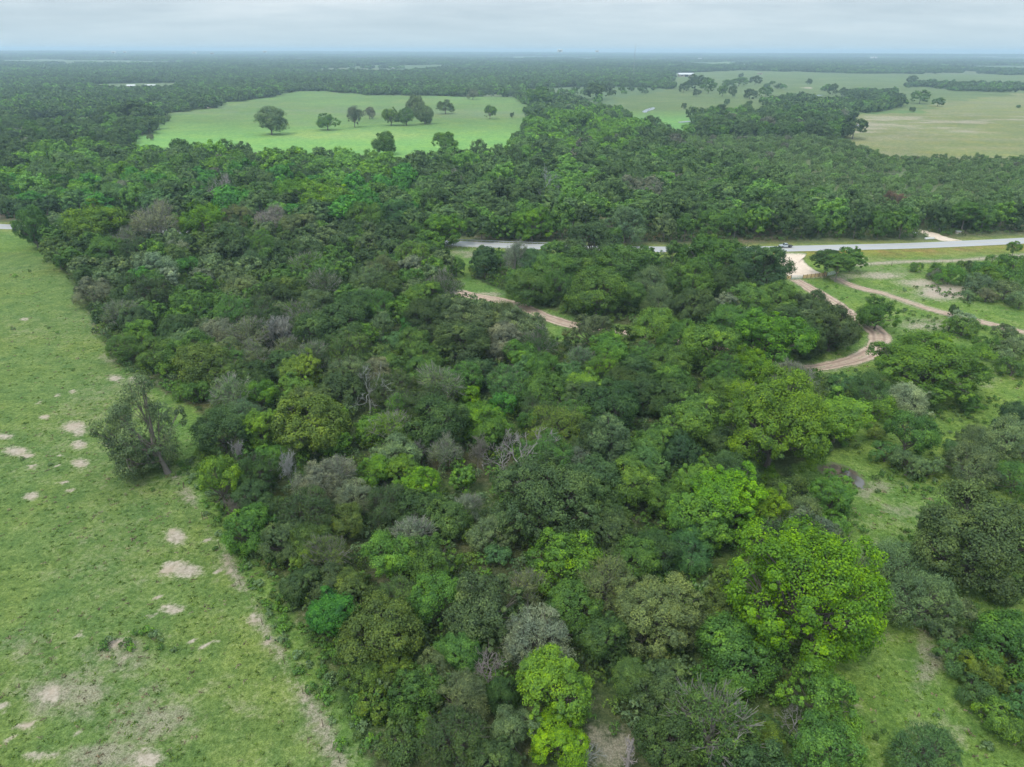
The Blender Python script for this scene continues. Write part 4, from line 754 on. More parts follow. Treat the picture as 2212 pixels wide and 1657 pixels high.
filler(WOOD_A, 8, ['dark', 'dark2', 'dark2', 'olive', 'mid', 'mid', 'elm', 'green', 'elm', 'mesq', 'grey'], ['oak', 'oak', 'elm', 'elm', 'open', 'oak', 'elm', 'twig'], (7.5, 13.0), 230)
filler(WOOD_B, 8, ['dark', 'dark2', 'mid', 'mid', 'deep', 'elm'], ['oak', 'oak', 'open'], (6.5, 11.0), 20)

# of the trees keep the 300 that show largest as individuals; the rest join the massed wood
def shown(t): return (t['w'] * t['h']) / max(project(np.r_[t['pos'], 3.0])[2], 1) ** 2 * (9 if t['label'] else 1)
_tr = sorted([t for t in TREES if t['kind'] not in ('shrub', 'snag', 'stub', 'baretop')], key=shown, reverse=True)
MASSED = _tr[300:]; _ids = {id(t) for t in MASSED}
TREES = [t for t in TREES if id(t) not in _ids]
# ------------------------------------------------------------------ labels for the trees that carry none
KNAME = {'oak': 'rounded tree', 'oakbig': 'broad tree', 'elm': 'feathery tree', 'pecanbig': 'large clumpy tree', 'pecan': 'clumpy tree', 'mesq': 'soft low tree', 'shrub': 'shrub', 'twig': 'twiggy tree', 'conic': 'narrow tree', 'tall': 'tall-trunked tree', 'open': 'loose-crowned tree', 'willow': 'drooping tree', 'snag': 'dead tree', 'stub': 'snag', 'baretop': 'bare tree'}
marks = [t for t in TREES if t['short']]
MK = [(t['short'], np.array(project(np.r_[t['pos'], t['h'] * .5])[:2])) for t in marks] + [('the silver pickup', np.array([1703., 533.])), ('the metal gates', np.array([1745., 600.])), ('the muddy puddle', np.array([1824., 1028.])), ('the sandy side drive', np.array([2030., 510.])), ('the long far barn', np.array([1480., 163.])), ('the bare sandy patch', np.array([2036., 630.])), ('the grassy gap', np.array([1010., 600.]))]
groups = {}
for t in TREES:
    t['scr'] = np.array(project(np.r_[t['pos'], t['h'] * .5])[:2])
    if t['label']: continue
    best = None
    for nm, q in MK:
        d = t['scr'] - q; L_ = np.hypot(d[0], d[1] * 1.6)
        if L_ < 4: continue
        if best is None or L_ < best[0]: best = (L_, nm, d)
    L_, nm, d = best
    rel = ('right of' if d[0] > 0 else 'left of') if abs(d[0]) > 1.1 * abs(d[1]) else ('below' if d[1] > 0 else 'above')
    size = 'small ' if t['w'] < 5.5 and t['kind'] != 'shrub' else 'big ' if t['w'] > 13.5 and t['kind'] not in ('oakbig', 'pecanbig') else ''
    key = (f"{size}{CNAME[t['col']]} {KNAME[t['kind']]}", rel, nm); groups.setdefault(key, []).append((L_, t))
ORD = ['nearest', 'second', 'third', 'fourth', 'fifth', 'sixth', 'seventh', 'eighth', 'ninth', 'tenth', 'eleventh', 'twelfth']
for (ds, rel, nm), lst in groups.items():
    lst.sort(key=lambda a: a[0])
    for i, (_, t) in enumerate(lst):
        t['label'] = f"{ds} {rel} {nm}" if len(lst) == 1 else f"{ds} {rel} {nm}, {ORD[min(i, 11)]}" + ('' if i == 0 else ' nearest')
NAME = {'shrub': 'shrub', 'mesq': 'shrub', 'snag': 'dead_tree', 'stub': 'dead_tree', 'baretop': 'bare_tree'}
GROUP = {'shrub': 'shrubs in the open ground', 'broadleaf_tree': 'trees of the wood', 'dead_tree': 'dead trees standing in the wood', 'bare_tree': 'leafless crowns in the wood', 'bare_bush': 'leafless crowns in the wood'}
for i, t in enumerate(TREES):
    W0, H0, var = PROTO[t['kind']]; g = random.Random(i * 7 + 1)
    nm = t['name'] or ('shrub' if t['kind'] in ('shrub', 'mesq') and t['w'] < 9 else NAME.get(t['kind'], 'broadleaf_tree') if t['kind'] != 'mesq' else 'broadleaf_tree')
    v = var[(t['var'] if t['var'] is not None else g.randrange(len(var))) % len(var)]
    sx = t['w'] / W0
    root = thing(nm, (t['pos'][0], t['pos'][1], 0.03), t['rot'] if t['rot'] is not None else g.uniform(0, 6.28), (sx * g.uniform(.94, 1.06), sx * g.uniform(.94, 1.06), t['h'] / H0),
                 label=t['label'], category={'shrub': 'shrub', 'bare_bush': 'bush'}.get(nm, 'tree'), group=t['group'] or GROUP[nm])
    if t['rot'] is None: root.rotation_euler = (g.uniform(-.05, .05), g.uniform(-.05, .05), root.rotation_euler[2])
    c = np.array(PAL[t['col']]) * g.uniform(.85, 1.18) * np.array([g.uniform(.9, 1.12), 1, g.uniform(.9, 1.1)])
    if len(v) == 2:
        o = link('crown' if nm != 'shrub' else 'foliage', v[0], root); o.color = (*c, 1)
        o2 = link('trunk' if nm != 'shrub' else 'stem', v[1], root); k = g.uniform(.8, 1.25); o2.color = (.19 * k, .168 * k, .145 * k, 1)
        if t['kind'] in ('twig',): o2.color = (.36 * k, .34 * k, .31 * k, 1)
        if t['kind'] == 'tall': o2.color = (.30 * k, .27 * k, .235 * k, 1)
    else:
        o = link('limbs', v[0], root); o.color = (*c, 1)

# ------------------------------------------------------------------ scattered masses (nobody could count these)
def lump(seed, W, H, n, s, el=1.0, nl=9, zb=.1, lr=.22, zmin=-.35):
    cr, tr = make_tree(seed, W, H, zb, nl, lr, 10, n, s, el=el, zmin=zmin, up=.5)
    cr.materials.clear(); cr.materials.append(M_MASS)
    return cr
def stem_join(cr, W, H, zb):       # add a trunk of a few faces to a crown used in masses
    V = np.empty(len(cr.vertices) * 3, np.float32); cr.vertices.foreach_get('co', V); V = V.reshape(-1, 3)
    T = np.empty(len(cr.polygons), np.float32); cr.attributes['tint'].data.foreach_get('value', T)
    tv, tf = tube([(0, 0, -.3), (.1, 0, zb), (0, .1, H * .6)], [W * .028, W * .022, W * .01], 4)
    me = mesh_np('massed_tree', np.r_[V, tv], np.r_[np.arange(len(V)).reshape(-1, 4), tf + len(V)], M_MASS, {'tint': ('FLOAT', 'FACE', np.r_[T, np.zeros(len(tf))])})
    me.materials.append(M_BARK_MASS)
    mi = np.r_[np.zeros(len(T), np.int32), np.ones(len(tf), np.int32)]; me.polygons.foreach_set('material_index', mi); me.update()
    return me
def scatter(name, pos, rotz, scl, col, pick, protos, **props):
    V = np.asarray(pos, np.float32); n = len(V)
    me = bpy.data.meshes.new(name); me.vertices.add(n); me.vertices.foreach_set('co', V.ravel())
    def A(nm, typ, arr, key):
        a = me.attributes.new(nm, typ, 'POINT'); a.data.foreach_set(key, np.asarray(arr).ravel())
    A('rot', 'FLOAT_VECTOR', np.c_[np.zeros(n), np.zeros(n), rotz].astype(np.float32), 'vector'); A('scl', 'FLOAT_VECTOR', np.asarray(scl, np.float32), 'vector')
    A('col', 'FLOAT_COLOR', np.c_[col, np.ones(n)].astype(np.float32), 'color'); A('pick', 'INT', np.asarray(pick, np.int32), 'value')
    o = link(name, me, None, kind='stuff', **props)
    ng = bpy.data.node_groups.new(name + '_scatter', 'GeometryNodeTree')
    ng.interface.new_socket('Geometry', in_out='INPUT', socket_type='NodeSocketGeometry'); ng.interface.new_socket('Geometry', in_out='OUTPUT', socket_type='NodeSocketGeometry')
    N, L = ng.nodes, ng.links; gi = N.new('NodeGroupInput'); go = N.new('NodeGroupOutput'); ip = N.new('GeometryNodeInstanceOnPoints'); jn = N.new('GeometryNodeJoinGeometry')
    for pm in protos:
        po = bpy.data.objects.new(pm.name + '_source', pm)
        oi = N.new('GeometryNodeObjectInfo'); oi.inputs['Object'].default_value = po; oi.inputs['As Instance'].default_value = True; L.new(oi.outputs['Geometry'], jn.inputs[0])
    def at_(nm, t):
        a = N.new('GeometryNodeInputNamedAttribute'); a.data_type = t; a.inputs['Name'].default_value = nm; return a.outputs['Attribute']
    L.new(gi.outputs[0], ip.inputs['Points']); L.new(jn.outputs[0], ip.inputs['Instance']); ip.inputs['Pick Instance'].default_value = True
    L.new(at_('pick', 'INT'), ip.inputs['Instance Index']); L.new(at_('rot', 'FLOAT_VECTOR'), ip.inputs['Rotation']); L.new(at_('scl', 'FLOAT_VECTOR'), ip.inputs['Scale'])
    L.new(ip.outputs[0], go.inputs[0])
    md = o.modifiers.new('scatter', 'NODES'); md.node_group = ng
    return o
mid_p = [stem_join(lump(500 + i, 10, 9, 6500, .25, nl=15, zb=.8, lr=.21, zmin=-.6), 10, 9, 1.5) for i in range(3)] + [stem_join(lump(505 + i, 10, 9.5, 5500, .25, nl=17, zb=.9, lr=.165, zmin=-.6), 10, 9, 1.5) for i in range(3)] + [stem_join(lump(510 + i, 9, 10, 5500, .20, el=1.8, nl=14, zb=.6, lr=.2, zmin=-.6), 9, 10, 1.5) for i in range(2)]
scrub_p = [stem_join(lump(515 + i, 10, 8, 5000, .24, el=1.3, nl=12, zb=.2, lr=.2, zmin=-.4), 10, 8, .8) for i in range(3)]
far_p = [lump(520 + i, 10, 8, 420, .85, nl=8, zb=.5) for i in range(5)]
def clump_proto(seed):
    g = np.random.default_rng(seed); Vs, Fs, Ts = [], [], []; o = 0
    for i in range(12):
        cr = lump(seed * 13 + i, 11, 8, 130, 1.35, nl=6)
        V = np.empty(len(cr.vertices) * 3, np.float32); cr.vertices.foreach_get('co', V); V = V.reshape(-1, 3) * g.uniform(.8, 1.25)
        T = np.empty(len(cr.polygons), np.float32); cr.attributes['tint'].data.foreach_get('value', T)
        V = V + [g.uniform(-20, 20), g.uniform(-20, 20), 0]; Vs.append(V); Fs.append(np.arange(len(V)).reshape(-1, 4) + o); Ts.append(np.clip(T + g.normal(0, .12), 0, 1)); o += len(V)
        bpy.data.meshes.remove(cr)
    return mesh_np('massed_trees', np.concatenate(Vs), np.concatenate(Fs), M_MASS, {'tint': ('FLOAT', 'FACE', np.concatenate(Ts))})
clump_p = [clump_proto(61 + i) for i in range(4)]
ROADC = road_line
def wood_cols(pts, g):
    n = len(pts); f = fbm(pts[:, 0], pts[:, 1], 60, 40); k = g.random(n)
    pal = np.array([PAL['dark'], PAL['dark2'], PAL['mid'], PAL['green'], PAL['elm'], PAL['olive'], PAL['grey'], PAL['bright'], PAL['teal']])
    pr = np.cumsum([.24, .46, .64, .74, .85, .92, .95, .975, 1.0]); ix = np.searchsorted(pr, (k * .82 + f * .30 - .05).clip(0, .999))
    return pal[ix] * g.uniform(.70, 1.35, (n, 1)) * (.72 + .6 * fbm(pts[:, 0], pts[:, 1], 240, 71))[:, None]
def jgrid(r0, r1, sp, g, half=44):
    ys = np.arange(0, r1, sp); xs = np.arange(-r1 * math.sin(R(half)), r1 * math.sin(R(half)), sp); X, Y = np.meshgrid(xs, ys)
    p = np.c_[X.ravel(), Y.ravel()]; p += g.uniform(-.5, .5, p.shape) * sp * .95; r = np.hypot(*p.T); a = np.degrees(np.abs(np.arctan2(p[:, 0], p[:, 1])))
    return p[(r > r0) & (r < r1) & (a < half)]
g = np.random.default_rng(77)
def in_fields(p):
    m = np.zeros(len(p), bool)
    p = warp(p)
    for pg, _ in FIELDS.values(): m |= inside(p, pg)
    for pg in GROVES: m &= ~inside(p, pg)
    for pg in CLEARINGS: m |= inside(p, pg)
    return m
def beyond_road(p):
    X, Y, d = project(np.c_[p, np.zeros(len(p))]); return Y < np.interp(X, *np.array(ROAD_PTS).T)
ex = np.array([t['pos'] for t in TREES + MASSED]); er = np.array([t['w'] / 2 for t in TREES + MASSED])
def near_trees(p, k=.75, pad=2.6):
    m = np.zeros(len(p), bool)
    for q, r in zip(ex, er): m |= np.hypot(*(p - q).T) < (r + pad) * k
    return m
# woods from the road out to 1 km
p = jgrid(250, 1000, 5.2, g); p = p[beyond_road(p)]; rd_ = seg_dist(p, ROADC); xr_ = project(np.c_[p, np.zeros(len(p))])[0]; p = p[rd_ > np.where(xr_ > 1150, 27.0, 14.0)]; p = p[~in_fields(p)]
side = poly([(2090, 522), (1975, 494), (1960, 488), (1950, 492), (2030, 524)]); p = p[~inside(p, side)]; p = p[~near_trees(p)]
X_, Y_, _d = project(np.c_[p, np.zeros(len(p))])
scr = ((X_ > 1400 + 2.2 * (Y_ - 300)) & (Y_ > 300) & (Y_ < 478) & (X_ > 1450)) | ((X_ < 520) & (Y_ > 190) & (Y_ < 276))      # lower scrub
wd = np.where(scr, g.uniform(3.2, 7.2, len(p)), np.exp(g.normal(2.22, .36, len(p))).clip(4.5, 17)); order = np.argsort(-wd * g.uniform(.6, 1.4, len(p)))
cell = {}; keep = []                     # big crowns first, smaller ones in what is left
for i in order:
    x, y = p[i]; r = wd[i] * (.47 if scr[i] else .36); cx, cy_ = int(x // 8), int(y // 8); ok = True
    for ax in (-1, 0, 1):
        for ay in (-1, 0, 1):
            for (qx, qy, qr) in cell.get((cx + ax, cy_ + ay), ()):
                if (qx - x) ** 2 + (qy - y) ** 2 < (r + qr) ** 2: ok = False; break
            if not ok: break
        if not ok: break
    if ok: cell.setdefault((cx, cy_), []).append((x, y, r)); keep.append(i)
p, wd, scr, X_, Y_ = p[keep], wd[keep], scr[keep], X_[keep], Y_[keep]
n = len(p); col = wood_cols(p, g)
lush = (np.hypot((X_ - 1260) / 120, (Y_ - 305) / 50) < 1) & (g.random(n) < .6); col[lush] = np.array(PAL['bright']) * g.uniform(.85, 1.25, (lush.sum(), 1))
lush = (X_ < 900) & (Y_ > 330) & (Y_ < 440) & (g.random(n) < .34); col[lush] = np.array(PAL['bright']) * g.uniform(.7, 1.2, (lush.sum(), 1))
lush = (X_ < 900) & (Y_ > 400) & (g.random(n) < .3); col[lush] = np.array(PAL['emer']) * g.uniform(.7, 1.1, (lush.sum(), 1))
col = col * 1.28; ww = wd / 10; hh = np.where(scr, ww * g.uniform(.75, 1.2, n), (ww * .75 + .3) * g.uniform(.8, 1.2, n))
col[scr] = col[scr] * .5 + np.array([.150, .215, .092]) * .62 * g.uniform(.6, 1.4, (scr.sum(), 1))
bare = g.random(n) < .025; col[bare] = np.array([.155, .165, .115]) * g.uniform(.8, 1.2, (bare.sum(), 1))
p, ww, hh, col, ps, pw, ph, pc_ = p[~scr], ww[~scr], hh[~scr], col[~scr], p[scr], ww[scr], hh[scr], col[scr]; n = len(p)
scatter('scrub_shrubbery', np.c_[ps, np.zeros(len(ps))], g.uniform(0, 6.28, len(ps)), np.c_[pw, pw, ph], pc_, g.integers(0, 3, len(ps)), scrub_p)
if MASSED:
    p = np.r_[p, np.array([t['pos'] for t in MASSED])]; ww = np.r_[ww, np.array([t['w'] / 10 for t in MASSED])]; hh = np.r_[hh, np.array([t['h'] / 9 for t in MASSED])]
    col = np.r_[col, np.array([PAL[t['col']] for t in MASSED])]; n = len(p)
scatter('forest', np.c_[p, np.zeros(n)], g.uniform(0, 6.28, n), np.c_[ww, ww * g.uniform(.85, 1.15, n), hh], col, g.integers(0, 8, n), mid_p)
# far woods
p = jgrid(1000, 3200, 10.5, g); p = p[~in_fields(p)]; p = p[~is_gap(*p.T) | (g.random(len(p)) < .05)]; n = len(p)
s1 = g.uniform(.75, 1.45, n); scatter('distant_forest', np.c_[p, hill(*p.T) - .1], g.uniform(0, 6.28, n), np.c_[s1, s1, s1 * g.uniform(.7, 1.2, n)], wood_cols(p, g) * 1.1, g.integers(0, 5, n), far_p)
pa = jgrid(3200, 8500, 40, g); pa = pa[~in_fields(pa)]; pa = pa[~is_gap(*pa.T)]; pb = jgrid(8500, 15500, 95, g); pb = pb[~is_gap(*pb.T)]
p = np.r_[pa, pb]; n = len(p); s1 = np.r_[g.uniform(.9, 1.3, len(pa)), g.uniform(2.0, 2.8, len(pb))]
scatter('horizon_forest', np.c_[p, hill(*p.T) - .5], g.uniform(0, 6.28, n), np.c_[s1, s1, np.r_[g.uniform(.9, 1.4, len(pa)), g.uniform(1.0, 1.7, len(pb))]], wood_cols(p, g) * 1.15, g.integers(0, 4, n), clump_p)
# undergrowth of the near woods
und_p = [lump(540 + i, 3, 1.9, 300, .15, el=1.2, nl=6, zb=.0, zmin=-.1) for i in range(4)]
p = np.r_[jgrid(60, 330, 3.2, g, 60)]; p = p[inside(p, WOOD_A) | inside(p, WOOD_B)]; p = p[seg_dist(p, TRACK_A[::5]) > 4.5]; n = len(p)
s1 = g.uniform(.5, 1.3, n); uc = np.array([PAL['mid'], PAL['olive'], PAL['green'], PAL['dark'], PAL['mesq'], PAL['yel']])[g.integers(0, 6, n)] * g.uniform(.7, 1.2, (n, 1))
q = jgrid(220, 420, 3.2, g, 50); q = q[beyond_road(q)]; q = q[(seg_dist(q, ROADC) > 13) & (seg_dist(q, ROADC) < 45)]; q = q[~inside(q, side)]; m_ = len(q); s2 = g.uniform(.4, 1.2, m_)
qc = np.array([PAL['mid'], PAL['tan'], PAL['dark'], PAL['olive']])[g.integers(0, 4, m_)] * g.uniform(.7, 1.2, (m_, 1))
scatter('undergrowth', np.c_[np.r_[p, q], np.zeros(n + m_)], g.uniform(0, 6.28, n + m_), np.r_[np.c_[s1, s1, s1 * g.uniform(.7, 1.5, n)], np.c_[s2, s2, s2]], np.r_[uc, qc], g.integers(0, 4, n + m_), und_p)
# grass tufts and weeds on the open ground
def tuft(seed, nb, w, h):
    g2 = np.random.default_rng(seed); V, F, T = [], [], []
    for i in range(nb):
        a = g2.random() * 6.28; r = g2.random() * w * .5; b = np.array([math.cos(a) * r, math.sin(a) * r, 0]); d = unit(np.array([math.cos(a) * .7, math.sin(a) * .7, 1.0]) + g2.normal(0, .3, 3)); sd_ = unit(np.cross(d, g2.normal(0, 1, 3))) * w * .13; L_ = h * g2.uniform(.6, 1.2)
        k = len(V); V += [b - sd_, b + sd_, b + sd_ * .6 + d * L_ * .7, b + d * L_ + [d[0] * .3 * h, d[1] * .3 * h, 0]]; F.append((k, k + 1, k + 2, k + 3)); T.append(g2.uniform(.2, .8))
    return mesh_np('grass_tuft', V, F, M_MASS, {'tint': ('FLOAT', 'FACE', T)})
tuft_p = [tuft(600 + i, 14, .60, .17) for i in range(4)] 
p = jgrid(50, 330, .92, g, 56)
X_, Y_, _d = project(np.c_[p, np.zeros(len(p))]); p = p[(X_ > -60) & (X_ < 2280) & (Y_ < 1720) & (_d > 30)]
p = p[~(inside(p, WOOD_A) | inside(p, WOOD_B))]; p = p[~beyond_road(p)]; p = p[seg_dist(p, ROADC[::2]) > 6]
p = p[np.minimum(seg_dist(p, TRACK_A[::5]), seg_dist(p, TRACK_B[::5])) > 3.2]
so, dr = land_attrs(p); dist = np.hypot(*p.T)
kp = (so < .3) & (g.random(len(p)) < np.clip(1.35 - dist / 230, .18, 1) * .62 * (.45 + .55 * (fbm(p[:, 0], p[:, 1], 6, 50) > .48))); p, dr = p[kp], dr[kp]; n = len(p)
gc = land_color(p) * g.uniform(.95, 1.3, (n, 1)); isd = g.random(n) < dr * .75; gc[isd] = np.array([.24, .20, .135]) * g.uniform(.7, 1.25, (isd.sum(), 1))
drv = poly([(1670, 543), (1745, 543), (1795, 603), (1690, 606)]); ok = ~inside(p, drv); p, gc = p[ok], gc[ok]; n = len(p)
s1 = g.uniform(.55, 1.5, n); scatter('grass', np.c_[p, np.full(n, .04)], g.uniform(0, 6.28, n), np.c_[s1, s1, s1 * g.uniform(.6, 1.3, n)], gc, g.integers(0, 4, n), tuft_p)
# pale weeds along the fence and in the right-hand clearing
weed_p = [lump(560 + i, 1.6, 1.0, 90, .12, el=1.4, nl=5, zb=.0, zmin=-.1) for i in range(3)]
p = jgrid(60, 320, 1.5, g, 56); X_, Y_, _d = project(np.c_[p, np.zeros(len(p))]); p = p[(X_ > -40) & (X_ < 2260) & (Y_ < 1700)]
fd = seg_dist(p, FENCE_L); east = ~inside(p, PASTURE); X_, Y_, _d = project(np.c_[p, np.zeros(len(p))])
w1 = east & (fd < 9) & (fd > .8) & (g.random(len(p)) < .75)
w2 = (X_ > 1780) & (Y_ > 620) & ~inside(p, WOOD_A) & ~inside(p, WOOD_B) & (g.random(len(p)) < np.where(fbm(p[:, 0], p[:, 1], 12, 44) > .56, .30, .03)) & (np.minimum(seg_dist(p, TRACK_A[::5]), seg_dist(p, TRACK_B[::5])) > 4)
w3 = inside(p, PASTURE) & (np.hypot((X_ - 300) / 90, (Y_ - 1395) / 28) < 1) & (g.random(len(p)) < .5)
w4 = inside(p, PASTURE) & (g.random(len(p)) < .004)
wm = (w1 | w2 | w3 | w4) & (seg_dist(p, ROADC[::2]) > 9); sel = p[wm]; n = len(sel)
wc = np.array([PAL['mesq'], PAL['mid'], PAL['green'], PAL['mid'], PAL['olive']])[g.integers(0, 5, n)] * g.uniform(.8, 1.3, (n, 1)); s1 = g.uniform(.45, 1.1, n)
scatter('weeds', np.c_[sel, np.full(n, .02)], g.uniform(0, 6.28, n), np.c_[s1, s1, s1], wc, g.integers(0, 3, n), weed_p)

# ------------------------------------------------------------------ pickup
M_SILV = plain('silver_paint', (0.50, 0.53, 0.56), 0.3, 0.6, 0.3, var=.04); M_BLK = plain('black_plastic', (0.02, 0.02, 0.022), 0.5, 0.4); M_TYRE = plain('tyre_rubber', (0.02, 0.02, 0.02), 0.85, 0.2); M_RIM = plain('wheel_rim', (0.45, 0.45, 0.46), 0.35, 0.5, 0.6)
M_GLASS = plain('dark_window', (0.03, 0.045, 0.055), 0.08, 0.8, var=.1); M_LAMP = plain('lamp_lens', (0.75, 0.75, 0.72), 0.15, 0.6); M_RED = plain('tail_lens', (0.35, 0.02, 0.015), 0.3, 0.5); M_DECK = plain('flatbed_deck', (0.045, 0.042, 0.04), 0.7, 0.3)
rp = P(1703, 534.5); i_r = int(np.argmin(np.hypot(*(road_line - rp[:2]).T))); tdir = Tn[i_r]; ndir = np.array([-tdir[1], tdir[0]])
tp = road_line[i_r] + ndir * (1.9 if ndir[1] > 0 else -1.9)
tr = thing('pickup_truck', (tp[0], tp[1], 0.24), math.atan2(-tdir[1], -tdir[0]), label='silver pickup with dark flatbed driving on the grey road', category='truck')
b = MB(); b.prism([(2.75, .55), (2.80, .80), (2.68, 1.02), (1.45, 1.18), (1.40, 1.2), (-.55, 1.2), (-.55, .42), (1.2, .42), (1.25, .62), (1.45, .86), (1.75, .92), (2.05, .86), (2.25, .62), (2.3, .45)], -.95, .95); body = b.obj('body', M_SILV, tr)
b = MB(); b.add([(1.42, -.9, 1.19), (1.42, .9, 1.19), (-.6, .9, 1.19), (-.6, -.9, 1.19), (.62, -.72, 1.80), (.62, .72, 1.80), (-.42, .72, 1.80), (-.42, -.72, 1.80)], [(0, 4, 5, 1), (1, 5, 6, 2), (2, 6, 7, 3), (3, 7, 4, 0), (4, 7, 6, 5), (0, 1, 2, 3)]); cab = b.obj('cab', M_SILV, tr)
def pane(name, q, par): return MB().add(q, [(0, 1, 2, 3), (3, 2, 1, 0)]).obj(name, M_GLASS, par)
pane('windscreen', [(1.37, -.80, 1.235), (1.37, .80, 1.235), (.70, .66, 1.765), (.70, -.66, 1.765)], cab)
for s_ in (-1, 1):
    for xa, xb, xc, xd in ((1.15, .42, .42, .66), (.34, -.40, -.34, .34)): pane('side_window', [(xa, s_ * .885, 1.24), (xb, s_ * .885, 1.24), (xc, s_ * .755, 1.74), (xd, s_ * .755, 1.74)], cab)
pane('rear_window', [(-.60, -.7, 1.28), (-.60, .7, 1.28), (-.46, .6, 1.72), (-.46, -.6, 1.72)], cab)
MB().box(-2.85, -.62, -1.0, 1.0, .78, .90).obj('flatbed', M_DECK, tr)
MB().box(-.70, -.62, -.95, .95, .90, 1.55).obj('headboard', M_BLK, tr)
MB().box(-2.7, 1.2, -.4, .4, .42, .76).obj('chassis', M_BLK, tr)
MB().box(2.72, 2.95, -.97, .97, .38, .82).obj('bumper', M_BLK, tr)
for s_ in (-1, 1):
    MB().box(2.60, 2.815, s_ * .58 - .2, s_ * .58 + .2, .84, 1.0).obj('headlight', M_LAMP, tr); MB().box(-2.88, -2.80, s_ * .8 - .08, s_ * .8 + .08, .74, .86).obj('tail_light', M_RED, tr)
    MB().box(.98, 1.12, s_ * .93 - .02 if s_ > 0 else s_ * 1.12, s_ * 1.12 if s_ > 0 else s_ * .93 + .02, 1.18, 1.38).obj('side_mirror', M_BLK, tr)
    for xw in (1.75, -1.75):
        w_ = MB().cyl((xw, s_ * .84, .38), (0, 1, 0), .39, .26, 18).obj('wheel', M_TYRE, tr); MB().cyl((xw, s_ * .965, .38), (0, 1, 0), .23, .03, 12).obj('rim', M_RIM, w_)

# ------------------------------------------------------------------ gates, tan fence, guardrails, wire fences
M_GALV = plain('galvanised_pipe', (0.50, 0.52, 0.53), 0.4, 0.5, .5, var=.15); M_POST = plain('old_timber', (0.10, 0.075, 0.055), 0.9, 0.1); M_PLANK = plain('fresh_tan_boards', (0.52, 0.37, 0.17), 0.8, 0.2, var=.2); M_CONC = plain('pale_concrete', (0.52, 0.51, 0.48), 0.85, 0.2); M_STEEL = plain('dull_rail_steel', (0.36, 0.37, 0.37), 0.5, 0.4, .5)
def along(a, c): d = c - a; return float(np.hypot(*d)), math.atan2(d[1], d[0])
def gate(x0, y0, x1, y1, label):
    a, c = P(x0, y0)[:2], P(x1, y1)[:2]; L_, an = along(a, c); t = thing('metal_gate', (*a, 0.08), an, label=label, category='gate', group='metal gates at the driveway')
    fr = MB()
    for x in (.03, L_ - .03): fr.tube([(x, 0, .1), (x, 0, 1.45)], [.035, .035], 6)
    fr.obj('frame', M_GALV, t)
    for k in range(6): MB().tube([(.03, 0, .16 + k * .25), (L_ - .03, 0, .16 + k * .25)], [.042, .042], 6).obj('rail', M_GALV, t)
    MB().tube([(.1, .045, .2), (L_ * .5, .045, 1.4)], [.025, .025], 5).obj('brace', M_GALV, t); MB().tube([(L_ * .5, .05, .14), (L_ * .5, .05, 1.44)], [.03, .03], 5).obj('brace', M_GALV, t)
gate(1708, 603.5, 1732.5, 602.5, 'silver tube gate across the sandy driveway'); gate(1785, 597, 1804, 592.5, 'silver tube gate at the far end of the tan fence')
def board_fence(pts, label):
    pts = [P(*q)[:2] for q in pts]; L_, an = along(pts[0], pts[-1]); t = thing('board_fence', (*pts[0], 0.08), an, label=label, category='fence', group='tan board fence panels at the driveway')
    n = max(1, round(L_ / 1.75)); st = L_ / n
    for k in range(n + 1): MB().box(k * st - .07, k * st + .07, -.09, .05, -.2, 1.55).obj('post', M_POST, t)
    for k in range(n):
        for r in range(5): MB().box(k * st + .075, (k + 1) * st - .075, .0, .035, .14 + r * .265, .36 + r * .265).obj('plank', M_PLANK, t)
board_fence([(1698, 604), (1707.5, 603.6)], 'short tan board fence on the grove side of the first gate')
board_fence([(1733, 602.4), (1784.5, 597)], 'tan board fence with dark posts between the two gates'); board_fence([(1804.5, 592.4), (1811, 590)], 'short tan board fence past the farther gate')
def rail(pts, label, mat, h, beam):
    pts = np.array([P(*q)[:2] for q in pts]); ln = smooth_line(pts, 1.9); t = thing('guardrail', (*ln[0], 0.1), 0, label=label, category='guardrail', group='bridge guardrails along the road'); ln = ln - ln[0]
    for q in ln: MB().box(q[0] - .09, q[0] + .09, q[1] - .09, q[1] + .09, -.1, h).obj('post', mat, t)
    m = MB()
    for a, c in zip(ln[:-1], ln[1:]):
        d = unit(c - a); nn = np.array([-d[1], d[0]]) * .06
        for sgn in (1,):
            m.add([(*(a - nn), h - beam), (*(a + nn), h - beam), (*(c + nn), h - beam), (*(c - nn), h - beam), (*(a - nn), h + .02), (*(a + nn), h + .02), (*(c + nn), h + .02), (*(c - nn), h + .02)], [(0, 3, 2, 1), (4, 5, 6, 7), (0, 1, 5, 4), (1, 2, 6, 5), (2, 3, 7, 6), (3, 0, 4, 7)])
    m.obj('beam', mat, t)
rail([(985, 521.0), (1040, 523.2), (1100, 525.5), (1203, 529.5)], 'low grey guardrail on the far edge of the road', M_STEEL, .85, .34)
rail([(962, 533.5), (1010, 535.2), (1060, 537.0), (1110, 539.0)], 'guardrail with white posts on the near edge of the road', M_CONC, .85, .30)
def wire_fence(px, label, hp=1.25):
    pts = [P(*q)[:2] for q in px]; o0 = pts[0]; t = thing('wire_fence', (*o0, 0.05), 0, label=label, category='fence')
    for i, q in enumerate(pts):
        d = q - o0; ln_ = random.uniform(-.12, .12); r = .10 if i == 1 else .045
        MB().tube([(d[0], d[1], -.2), (d[0] + ln_, d[1] + .05, hp)], [r, r * .85], 6).obj('post', M_POST, t)
    for k in range(4):
        z = .3 + k * .28; MB().tube([(*(q - o0), z) for q in pts], [.004] * len(pts), 3, cap=False).obj('wire', M_POST, t)
wire_fence([(381, 1030), (397, 1054), (437, 1120), (475, 1185), (520, 1265), (567, 1350), (615, 1435), (655, 1500), (698, 1570), (735, 1650)], 'thin wire fence on leaning posts dividing the pasture from the wood')
